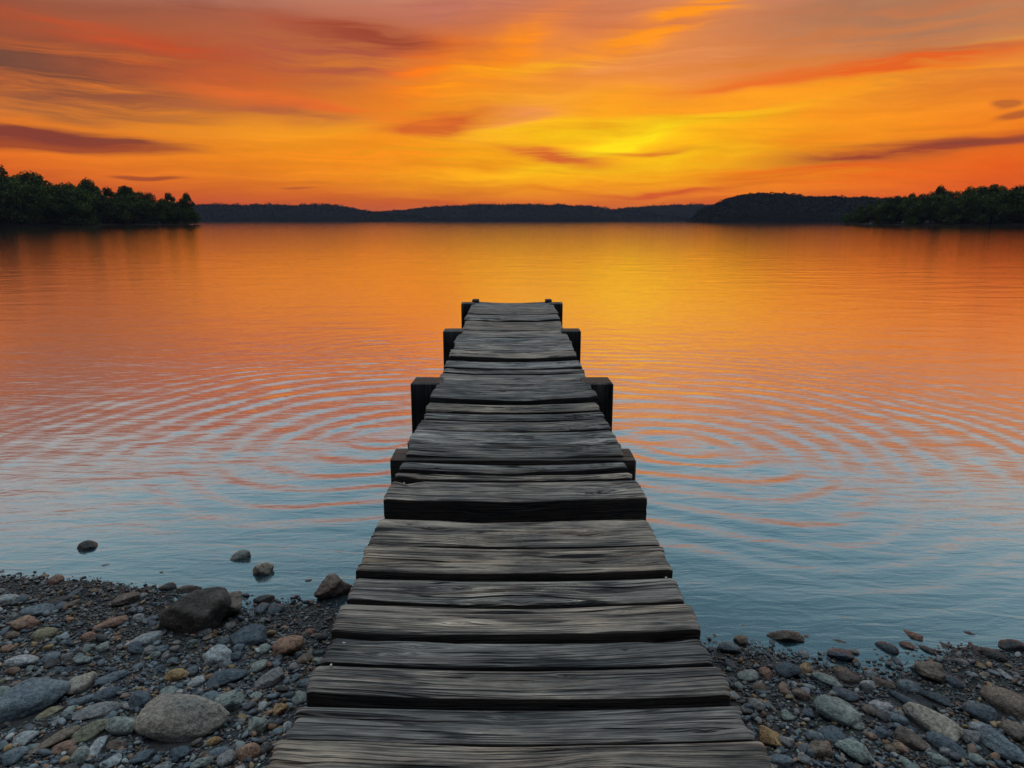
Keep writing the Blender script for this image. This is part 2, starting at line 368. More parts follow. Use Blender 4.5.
# ------------------------------------------------------------------ water
POSTS = []   # filled below
FARH = lambda Y: CZ - (0.372 + 0.062 * min(max((Y - 3.2) / 7.5, 0), 1))      # camera height above far deck
def deck_z_far(Y): return 0.372 + 0.062 * min(max((Y - 3.2) / 7.5, 0), 1)
DZ = 0.33
rr = [1.2]
while rr[-1] < 10: rr.append(rr[-1] * 1.0036)
while rr[-1] < 60: rr.append(rr[-1] * 1.006)
while rr[-1] < 9000: rr.append(rr[-1] * 1.05)
rr = np.array(rr)
th = np.concatenate([np.arange(-62, 62, .21), np.arange(62, 298, 2.0)]) * math.pi / 180
TH, RR = np.meshgrid(th, rr, indexing='ij')
X = np.sin(TH) * RR; Y = np.cos(TH) * RR
cell = np.maximum(RR * .0037, RR * .0055 * (RR > 10))
def wave(X, Y):
    Zw = np.zeros_like(X)
    wx = X + .22 * fbm(X * .55, Y * .55, 0, 31, 3); wy = Y + .22 * fbm(X * .55, Y * .55, 5, 33, 3)
    # rings around the third pair of posts
    for (cx, cy, sgn, lam, rmax, ph) in ((-.95, 5.2, -1, .28, 3.5, 0.), (1.1, 5.1, 1, .27, 4.0, 1.), (-.7, 8.6, -1, .3, 3.2, 2.), (.8, 8.4, 1, .31, 3.4, .5)):
        dx, dy = wx - cx, wy - cy
        r = np.hypot(dx, dy); an = np.arctan2(dy, dx)
        k = 2 * math.pi / (lam * (1 + .12 * vn(an * 1.2, r * .5, 0, 41)))
        env = np.clip(r / .4, 0, 1) * np.exp(-(r / rmax) ** 3) * (.62 + .34 * vn(an * 1.3 + 9, r * .9, 0, 43) + .12 * vn(an * 4.5, r * 1.6, 0, 47))
        env = np.maximum(env, 0.05)
        side = 1 / (1 + np.exp(-sgn * (X - 0.0) * 5))
        amp = .0027 if cy < 7 else .0014
        ridge = np.sin(r * k + ph)
        Zw += amp * env * side * (ridge + .18 * np.sin(2 * r * k + ph * 2))
    Zw += .0016 * fbm(wx * 1.6, wy * 3.6, 0, 51, 2)
    Zw += .0012 * vn(wx * 2.0 + wy * 1.2, wy * 7.0 - wx * 1.2, 0, 53) 
    dist = np.hypot(X, Y)
    Zw += .0008 * vn(wx * 3.0 + wy, wy * 12 + wx * 3.0, 0, 55) * np.clip(1.3 - dist / 14, 0, 1)
    far = np.clip((dist - 7) / 12, 0, 1)
    Zw += far * .003 * fbm(wx * .7, wy * 1.9, 0, 57, 2)
    return Zw
Zw = wave(X, Y)
Zw *= np.clip(1.0 - (RR - 30) / 40, 0, 1)
sdep = -ground_z(X, Y)
Zw *= np.clip(sdep / .06 + .12, 0.10, 1)
m, t, out = material('lake_water')
geo = t.new('ShaderNodeNewGeometry'); P = geo.outputs['Position']
spx = t.new('ShaderNodeSeparateXYZ'); t.l.new(P, spx.inputs[0])
dist = t.m('SQRT', t.m('ADD', t.m('POWER', spx.outputs[0], 2.0), t.m('POWER', spx.outputs[1], 2.0)))
hA = t.noise(t.mapv(P, (5, 17, 1), rot=(0, 0, R(-9))), 1, 3, .55, .6)
hB = t.noise(t.mapv(P, (.55, 2.4, 1), rot=(0, 0, R(3))), 1, 4, .55, .5)
hC = t.noise(t.mapv(P, (.05, .25, 1)), 1, 4, .6, .3)
nb = bump(t, hA, .15, .02)
b2 = t.new('ShaderNodeBump'); b2.inputs['Distance'].default_value = .05; t.l.new(hB, b2.inputs['Height']); t.l.new(nb, b2.inputs['Normal'])
t.put(b2.inputs['Strength'], t.rng(dist, 4, 25, 0.07, .15))
b3 = t.new('ShaderNodeBump'); b3.inputs['Distance'].default_value = .5; t.l.new(hC, b3.inputs['Height']); t.l.new(b2.outputs[0], b3.inputs['Normal'])
t.put(b3.inputs['Strength'], t.rng(dist, 20, 120, 0.0, .08))
N = b3.outputs[0]
gl = t.new('ShaderNodeBsdfGlossy'); t.put(gl.inputs['Roughness'], t.rng(dist, 8, 40, .12, .045)); gl.inputs['Color'].default_value = (1, 1, 1, 1); t.l.new(N, gl.inputs['Normal'])
df = t.new('ShaderNodeBsdfDiffuse'); df.inputs['Color'].default_value = (.07, .17, .22, 1)
tr = t.new('ShaderNodeBsdfTransparent'); tr.inputs['Color'].default_value = (.72, .80, .82, 1)
at = t.new('ShaderNodeAttribute', attribute_name='depth')
fdep = t.rng(t.m('POWER', 2.71828, t.m('MULTIPLY', at.outputs['Fac'], -15.0)), 0, 1, 1, .12)
mb = t.new('ShaderNodeMixShader'); t.l.new(fdep, mb.inputs[0]); t.l.new(tr.outputs[0], mb.inputs[1]); t.l.new(df.outputs[0], mb.inputs[2])
fr = t.new('ShaderNodeLayerWeight'); fr.inputs['Blend'].default_value = .5; t.l.new(N, fr.inputs['Normal'])
fm = t.ramp(fr.outputs['Facing'], [(0, (.04,) * 3), (.35, (.12,) * 3), (.5, (.22,) * 3), (.625, (.40,) * 3), (.753, (.70,) * 3), (.82, (.90,) * 3), (.89, (.97,) * 3), (1, (1,) * 3)])
mm = t.new('ShaderNodeMixShader'); t.l.new(fm, mm.inputs[0]); t.l.new(mb.outputs[0], mm.inputs[1]); t.l.new(gl.outputs[0], mm.inputs[2])
t.l.new(mm.outputs[0], out.inputs[0])
M_WATER = m
wo = link('water', mesh_np('water', np.stack([X, Y, Zw], -1).reshape(-1, 3), grid_faces(len(th), len(rr), True), M_WATER, attrs={'depth': np.maximum(sdep, 0).ravel()}))
tag(wo, kind='structure')

# ------------------------------------------------------------------ wood
def wood_mat(name, dark=1.0):
    m, t, out = material(name)
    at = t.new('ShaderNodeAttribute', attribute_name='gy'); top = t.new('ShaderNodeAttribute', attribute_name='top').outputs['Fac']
    tcn = t.new('ShaderNodeTexCoord'); sx = t.new('ShaderNodeSeparateXYZ'); t.l.new(tcn.outputs['Object'], sx.inputs[0])
    oi = t.new('ShaderNodeObjectInfo'); rnd = t.m('MULTIPLY', oi.outputs['Random'], 50.0)
    v = t.comb(sx.outputs[0], at.outputs['Fac'], t.m('ADD', rnd, t.m('MULTIPLY', sx.outputs[2], .6)))
    big = t.noise(t.mapv(v, (2.6, 10, 1)), 1, 5, .6, .5); fine = t.noise(t.mapv(v, (14, 330, 1)), 1, 4, .7); mid = t.noise(t.mapv(v, (2.2, 75, 1)), 1, 5, .65, .05)
    def lines(sx_, sy_, w_, off, m0, m1):          # thin wandering grain lines and checks
        n_ = t.noise(t.mapv(v, (sx_, sy_, 1), (off, off * 2, 0)), 1, 2, .45)
        ln = t.rng(t.m('ABSOLUTE', t.m('SUBTRACT', n_, .5)), w_ * .3, w_, 1, 0)
        return t.m('MULTIPLY', ln, t.rng(t.noise(t.mapv(v, (1.8, 9, 1), (off, 3, off)), 1, 2), m0, m1, 0, 1))
    l1 = lines(1.1, 48, .030, 3.0, .34, .46); l2 = lines(1.5, 100, .050, 8.0, .36, .48); ck = lines(.7, 13, .014, 5.0, .45, .52)
    col = t.mix(t.rng(big, .40, .60, 0, 1), c4(.115, .106, .10), c4(.27, .235, .198))
    col = t.mix(t.rng(big, .58, .72, 0, .7), col, c4(.42, .355, .28))
    col = t.mix(1.0, col, t.ramp(mid, [(.32, (.62,) * 3), (.68, (1.3,) * 3)]), 'MULTIPLY')
    col = t.mix(1.0, col, t.ramp(fine, [(.3, (.55,) * 3), (.7, (1.4,) * 3)]), 'MULTIPLY')
    col = t.mix(t.m('MULTIPLY', l1, .88), col, c4(.018, .018, .020)); col = t.mix(t.m('MULTIPLY', l2, .7), col, c4(.025, .025, .028)); col = t.mix(ck, col, c4(.006, .006, .007))
    r2 = t.m('FRACT', t.m('MULTIPLY', oi.outputs['Random'], 7.31))
    col = t.mix(1.0, col, t.ramp(oi.outputs['Random'], [(0, (.74 * dark,) * 3), (1, (1.28 * dark,) * 3)]), 'MULTIPLY')
    col = t.mix(1.0, col, t.ramp(r2, [(0, (.93, .98, 1.04)), (1, (1.12, 1.0, .88))]), 'MULTIPLY')
    # upper faces keep the bleached colour; shade on the sawn sides is painted in
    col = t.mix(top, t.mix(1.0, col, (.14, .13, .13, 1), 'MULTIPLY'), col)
    h = t.m('SUBTRACT', t.m('SUBTRACT', mid, t.m('MULTIPLY', l1, .8)), t.m('ADD', t.m('MULTIPLY', l2, .5), t.m('MULTIPLY', ck, 1.6)))
    nb = bump(t, h, .8, .007); nb = bump(t, fine, .5, .0025, nb)
    principled(t, out, col, t.rng(mid, .3, .7, .48, .68), nb, .45)
    return m
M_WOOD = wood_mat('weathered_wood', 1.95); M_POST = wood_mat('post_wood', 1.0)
def plank_mesh(W, D, T, seed, nx, ny, bow, sag, skl=0.0, rough=1.0, knots=()):
    r = np.random.default_rng(seed)
    u = np.linspace(-.5, .5, nx); v = np.linspace(-.5, .5, ny)
    U, Vv = np.meshgrid(u, v, indexing='ij')
    x = U * W
    ef = .0035 * fbm(x * 3.0, seed * 3.1, 0, seed, 3) * rough; eb = .0035 * fbm(x * 3.0, seed * 7.7 + 9, 0, seed + 5, 3) * rough
    y = Vv * D + np.where(Vv < 0, ef * (-2 * Vv), eb * (2 * Vv)) + bow * ((2 * U) ** 2 - .4)
    endw = .007 * vn(Vv * 2.2, seed, 0, seed + 3) + .0025 * vn(Vv * 22, seed, 0, seed + 4)
    x = x + np.where(U > 0, 1, -1) * np.clip((np.abs(U) - .4) * 10, 0, 1) * endw
    gy = Vv * D + seed * 1.37
    kk = list(knots) + [(r.uniform(-.42, .42) * W, r.uniform(-.3, .3) * D, r.uniform(.008, .016)) for _ in range(2)]
    for (kx, ky, ks) in kk:
        dx = x - kx; dy = Vv * D - ky
        gy = gy - np.sign(dy) * ks * np.exp(-(dx / (ks * 6)) ** 2) * np.exp(-(dy / (ks * 3)) ** 2) * (1 - np.exp(-(dy / .004) ** 2))
    gy = gy + .008 * vn(x * 2.0, gy * 4, 0, seed + 9) + .0016 * vn(x * 7, gy * 16, 0, seed + 8)
    g1 = vn(x * 1.5, gy * 62, 0, seed + 20); g2 = vn(x * 3.0, gy * 150, 0, seed + 21); g3 = vn(x * 1.0, gy * 26, 0, seed + 22)
    z = rough * (.0030 * g1 + .0026 * g2 + .0018 * vn(x * 2.2, gy * 330, 0, seed + 27) - .016 * np.clip(np.abs(g3) * -7 + 1, 0, 1) * np.clip(vn(x * 1.3, gy * 11, 3, seed + 23) * 2.6, 0, 1) + .0022 * vn(x * 2.5, Vv * D * 9, 0, seed + 24))
    for (kx, ky, ks) in kk:
        z = z - .006 * np.exp(-(((x - kx) / (ks * .9)) ** 2 + ((Vv * D - ky) / (ks * .5)) ** 2)) * rough
    z = z - sag * (1 - (2 * U) ** 2) + skl * U
    ed = np.minimum(.5 - np.abs(Vv), 0.5) * D; z = z - .003 * np.exp(-(ed / .003) ** 2) - .002 * np.exp(-(ed / .012) ** 2)
    ex = (.5 - np.abs(U)) * W; z = z - .006 * np.exp(-(ex / .008) ** 2)
    top = np.stack([x, y, z], -1)
    # skirt: side walls and underside
    # (the arris itself belongs to the top)
    rows = []
    def ring(k):
        a = np.concatenate([top[:, 0], top[-1, 1:], top[-2::-1, -1], top[0, -2:0:-1]])
        g_ = np.concatenate([gy[:, 0], gy[-1, 1:], gy[-2::-1, -1], gy[0, -2:0:-1]])
        return a.copy(), g_.copy()
    a, ga = ring(0); n = len(a)
    NT_ = 7
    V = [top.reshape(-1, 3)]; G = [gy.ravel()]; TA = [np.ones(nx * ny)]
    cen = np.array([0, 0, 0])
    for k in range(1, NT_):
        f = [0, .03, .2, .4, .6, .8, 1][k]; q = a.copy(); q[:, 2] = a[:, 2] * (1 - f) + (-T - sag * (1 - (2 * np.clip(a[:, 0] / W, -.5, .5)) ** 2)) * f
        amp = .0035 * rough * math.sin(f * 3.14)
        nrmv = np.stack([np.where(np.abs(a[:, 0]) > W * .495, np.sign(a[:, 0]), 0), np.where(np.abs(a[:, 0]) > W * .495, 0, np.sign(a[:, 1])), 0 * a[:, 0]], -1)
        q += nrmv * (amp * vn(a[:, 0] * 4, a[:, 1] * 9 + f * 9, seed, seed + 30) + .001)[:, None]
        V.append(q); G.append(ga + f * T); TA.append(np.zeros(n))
    Fc = list(grid_faces(nx, ny))
    idx = np.arange(nx * ny).reshape(nx, ny)
    r0 = np.concatenate([idx[:, 0], idx[-1, 1:], idx[-2::-1, -1], idx[0, -2:0:-1]])
    prev = r0; off = nx * ny
    Fs = [grid_faces(nx, ny)]
    for k in range(1, NT_):
        cur = np.arange(off, off + n); off += n
        Fs.append(np.stack([prev, cur, np.roll(cur, -1), np.roll(prev, -1)], -1)); prev = cur
    # underside
    bot = prev; i = np.arange(nx - 1)
    # bottom strip: front row indices bot[0:nx], back row reversed
    fr_ = bot[:nx]; bk_ = bot[nx - 1 + ny - 1: nx - 1 + ny - 1 + nx][::-1]
    Fs.append(np.stack([fr_[1:], fr_[:-1], bk_[:-1], bk_[1:]], -1))
    V = np.concatenate(V); G = np.concatenate(G)
    return V, np.concatenate(Fs), G, np.concatenate(TA)
jetty = bpy.data.objects.new('jetty', None); C.objects.link(jetty); jetty.location = (0.0, 3.2, 0)
tag(jetty, 'weathered grey timber jetty running from the pebble beach out into the lake', 'jetty')
JO = np.array([0.0, 3.2, 0.0])
def part(name, me, loc, rot=(0, 0, 0)):
    o = link(name, me, jetty, tuple(np.array(loc) - JO), rot); return o
WD = 1.2
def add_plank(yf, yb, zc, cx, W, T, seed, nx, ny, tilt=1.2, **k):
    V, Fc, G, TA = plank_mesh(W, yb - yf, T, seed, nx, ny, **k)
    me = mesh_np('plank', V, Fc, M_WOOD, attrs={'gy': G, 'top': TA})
    # sharp arrises
    try: me.set_sharp_from_angle(angle=R(50))
    except Exception: pass
    rx = ((seed * 37) % 11 - 5) / 5 * tilt
    return part('plank', me, (cx, (yf + yb) / 2, zc), (R(rx), 0, R(((seed * 53) % 7 - 3) * .12)))
def Yof(py, z): return unproj(512, py, z)[1]
# near section: (back y, front y, gap after it) in picture rows, read as distances on the deck
near_rows = [(519, 543.5, 0, -.004), (546.5, 569, 0, .006), (578, 600, 0, -.012), (603.5, 629, 0, .006), (639, 661.5, 0, -.012), (665.5, 693, 0, .004), (706, 737, 0, -.020), (741, 792, 0, -.012)]
for i, (yb_, yf_, gp, dz) in enumerate(near_rows):
    z = DZ + dz
    yb = Yof(yb_, z); yf = Yof(yf_, z)
    cpx = 513 + (min(yf_, 768) - 519) * .028; cx = (cpx - 512) / F * depth(0, (yf + yb) / 2, z)
    knots = {2: [(.02, -.07, .034)], 0: [(-.1, -.05, .022)], 7: [(.25, -.02, .030)], 4: [(-.3, .03, .02)]}.get(i, ())
    add_plank(yf, yb, z, cx, WD + [0, .005, -.005, .004, .0, .012, .03, .05][i], .085, 100 + i, 170, 110, bow=.010 + .003 * (i % 3), sag=.010, knots=knots)
yy = yf - .03
for i in range(5):       # the deck goes on under the photographer
    d = .26; add_plank(yy - d, yy, DZ - .01, .02, WD + .01, .085, 120 + i, 60, 24, bow=.018, sag=.01); yy -= d + (.004 if i % 2 else .03)
NEAR_END = yy
rowsv = [38, 60, 80, 98, 122, 148, 170, 195, 222, 245, 265, 298, 322, 355, 385, 412, 452, 500, 545, 575, 607, 665]
far_y = []
for a_, b_ in zip(rowsv[:-1], rowsv[1:]):
    pb, pf = 290 + a_ / 3.2, 290 + b_ / 3.2
    z = .40
    for _ in range(4): z = deck_z_far(Yof((pb + pf) / 2, z))
    far_y.append((Yof(pf, z), Yof(pb, z), z))
for i, (yf, yb, z) in enumerate(far_y):
    last = i == len(far_y) - 1
    gap = [.06, .05, .07, .055, .08][i % 5] * (1 if i > 9 else 1.4)
    if last: gap = 0
    cpx = 512.5 + (i / 20) * 1.5; cx = (cpx - 512) / F * depth(0, (yf + yb) / 2, z)
    dz = [0, .014, -.014, .009, -.009][(i * 3) % 5]
    add_plank(yf + gap, yb, z + dz * (not last), cx + .006 * math.sin(i * 2.3), WD + .012 * math.sin(i * 1.7) + (.03 if last else 0), .135 if last else .09, 200 + i, 110 if i > 10 else 60, 44 if i > 10 else 30,
              tilt=2.2 if not last else .4, bow=.014 if i > 8 else .02, sag=.016 if not last else .012, rough=1.15)
FAR_START = far_y[-1][0]; FAR_END = far_y[0][1]
# posts, beams
def box_mesh(sx_, sy_, sz_, seed, cham=.012, nz=14):
    n = 6; V = []; G = []
    per = []
    for s in range(4):
        for k in range(n):
            f = k / n
            per.append([(-.5 + f, -.5), (.5, -.5 + f), (.5 - f, .5), (-.5, .5 - f)][s])
    per = np.array(per); m_ = len(per)
    lv = np.linspace(0, 1, nz)
    for i, f in enumerate(lv):
        q = np.stack([per[:, 0] * sx_, per[:, 1] * sy_, np.full(m_, f * sz_)], -1)
        d = .004 * vn(per[:, 0] * 9, per[:, 1] * 9, f * 1.5, seed); q[:, 0] += np.sign(per[:, 0]) * d; q[:, 1] += np.sign(per[:, 1]) * d * .7
        V.append(q); G.append(per[:, 0] * sx_ + per[:, 1] * sy_ + seed)
    q = V[-1].copy(); q[:, :2] *= 1 - 2 * cham / sx_; q[:, 2] += cham * .8; V.append(q); G.append(G[-1])
    for s_ in (.66, .33): 
        q2 = q.copy(); q2[:, :2] *= s_; q2[:, 2] += .003 * vn(q2[:, 0] * 30, q2[:, 1] * 30, 0, seed); V.append(q2); G.append(G[-1] * s_)
    L = len(V); Va = np.concatenate(V); Fs = []
    for i in range(L - 1):
        a = np.arange(m_) + i * m_; b = np.roll(np.arange(m_), -1) + i * m_
        Fs.append(np.stack([a, b, b + m_, a + m_], -1))
    ci = len(Va); Va = np.vstack([Va, [[0, 0, V[-1][:, 2].mean()]]]); a = np.arange(m_) + (L - 1) * m_
    # cap as quads (degenerate-free): pair up
    cap = np.stack([a[0::2], a[1::2], np.roll(a, -2)[0::2], np.full(m_ // 2, ci)], -1); Fs.append(cap)
    return Va, np.concatenate(Fs), np.concatenate(G + [[0.0]])
def wood_box(name, sx_, sy_, sz_, loc, seed, mat, rot=(0, 0, 0)):
    V, Fc, G = box_mesh(sx_, sy_, sz_, seed)
    if name != 'post': pass
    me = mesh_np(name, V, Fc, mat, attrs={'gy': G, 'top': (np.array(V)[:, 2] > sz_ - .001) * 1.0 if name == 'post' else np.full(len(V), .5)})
    try: me.set_sharp_from_angle(angle=R(40))
    except Exception: pass
    return part(name, me, loc, rot)
pst = [(302.5, 461, 563, .20), (329, 443, 581, .21), (378, 411, 613, .23), (446, 390, 635, .20)]
for i, (py, xl, xr, wd) in enumerate(pst):
    zt = .42
    for _ in range(3): Yp = Yof(py, zt); zt = deck_z_far(Yp) + .005
    Dp = depth(0, Yp - wd, zt)
    for s_, xp in ((-1, xl), (1, xr)):
        ox = (xp - 512) / F * Dp
        if s_ < 0: X4_l = ox
        if i < 3: wood_box('post', wd, wd, zt + 1.6, (ox - s_ * wd / 2, Yp - wd / 2, -1.6), 300 + i * 2 + s_, M_POST, (0, 0, R(2 * s_ * (i - 1))))
        elif s_ > 0: X4 = ox
    POSTS.append((Yp, ox))
    # crossbeam under the deck between the posts; the nearest one sticks out on both sides
    if i == 3: wood_box('crossbeam', .19, .20, X4 - X4_l, (X4_l, Yp - .10, zt - .11), 320 + i, M_POST, (0, R(90), 0))
    else: wood_box('crossbeam', .12, .16, 1.3, (-.65, Yp - wd / 2, deck_z_far(Yp) - .20), 320 + i, M_POST, (0, R(90), 0))
for s_ in (-1, 1):   # long bearers
    L = FAR_END - FAR_START - .1
    zz0, zz1 = deck_z_far(FAR_START) - .20, deck_z_far(FAR_END) - .19
    wood_box('bearer', .13, .10, L, (s_ * .42, FAR_START + .05, zz0), 340 + s_, M_POST, (R(-90) + math.atan2(zz1 - zz0, L), 0, 0))
    L2 = FAR_START - NEAR_END; wood_box('bearer', .14, .10, L2, (s_ * .42, NEAR_END, DZ - .155), 343 + s_, M_POST, (R(-90), 0, 0))
    for yq in (2.9, 1.7, .5):
        gz = float(ground_z(s_ * .42, yq)); wood_box('stub_post', .14, .14, DZ - .20 - gz + .3, (s_ * .42, yq, gz - .3), 350 + s_ + int(yq), M_POST)
    # little end blocks on the far end of the deck
    wood_box('end_block', .10, .14, .07, (s_ * .55, FAR_END - .07, deck_z_far(FAR_END) - .035), 360 + s_, M_POST)

# ------------------------------------------------------------------ stones
def stone_shape(V0, seed, angular, lump=.10):
    r = np.random.default_rng(seed)
    npl = 11 if angular else 16
    N_ = r.normal(size=(npl, 3)); N_ /= np.linalg.norm(N_, axis=1)[:, None]
    d = r.uniform(.72, 1.02, npl) if angular else r.uniform(.86, 1.05, npl)
    p = 16 if angular else 5.5
    q = np.maximum(V0 @ N_.T / d, 0) ** p
    rad = (q.sum(1) + .55 ** p) ** (-1 / p)
    rad = np.minimum(rad, 1.25)
    V = V0 * rad[:, None]
    n = fbm(V0[:, 0] * 1.7 + seed, V0[:, 1] * 1.7, V0[:, 2] * 1.7, seed, 3, .45)
    n2 = fbm(V0[:, 0] * 7 + seed, V0[:, 1] * 7, V0[:, 2] * 7, seed + 3, 3, .55)
    V = V * (1 + lump * n + (.034 if angular else .018) * n2)[:, None]
    V /= np.abs(V).max(0)[None, :]
    return V
def place_stone(px, py, L, Mn, tilt, kind, mat, k=.62, seed=0, sub=4, sink=.30, taper=0.0, lump=.10, name='stone'):
    z = 0.02
    for _ in range(4):
        X_, Y_ = unproj(px, py, z); gz = float(ground_z(X_, Y_)); D_ = depth(X_, Y_, z); ppm = F / D_
        th_ = math.atan2(CZ - z, math.hypot(X_, Y_)); st, ct = math.sin(th_), math.cos(th_)
        b = (Mn / 2 / ppm) / math.sqrt(st * st + (k * ct) ** 2); c_ = k * b
        z = max(gz, -.012) + c_ * (1 - 2 * sink)
    psi = math.atan2(math.tan(R(tilt)), st) if abs(tilt) < 85 else math.pi / 2
    a = (L / 2 / ppm) / math.sqrt(math.cos(psi) ** 2 + (math.sin(psi) * st) ** 2)
    V0, T_ = ICO[sub]
    V = stone_shape(V0, seed, kind == 'a', lump)
    if taper: V[:, 1:] *= (1 - taper * V[:, 0])[:, None] / (1 + abs(taper) * .35)
    V = V * np.array([a, b, c_])
    me = mesh_np(name, V, T_, SM[mat])
    yaw = psi - math.atan2(X_, Y_) * 0.6
    o = link(name, me, None, (X_, Y_, z), (0, 0, yaw))
    return o, (X_, Y_, a, b, c_, z)
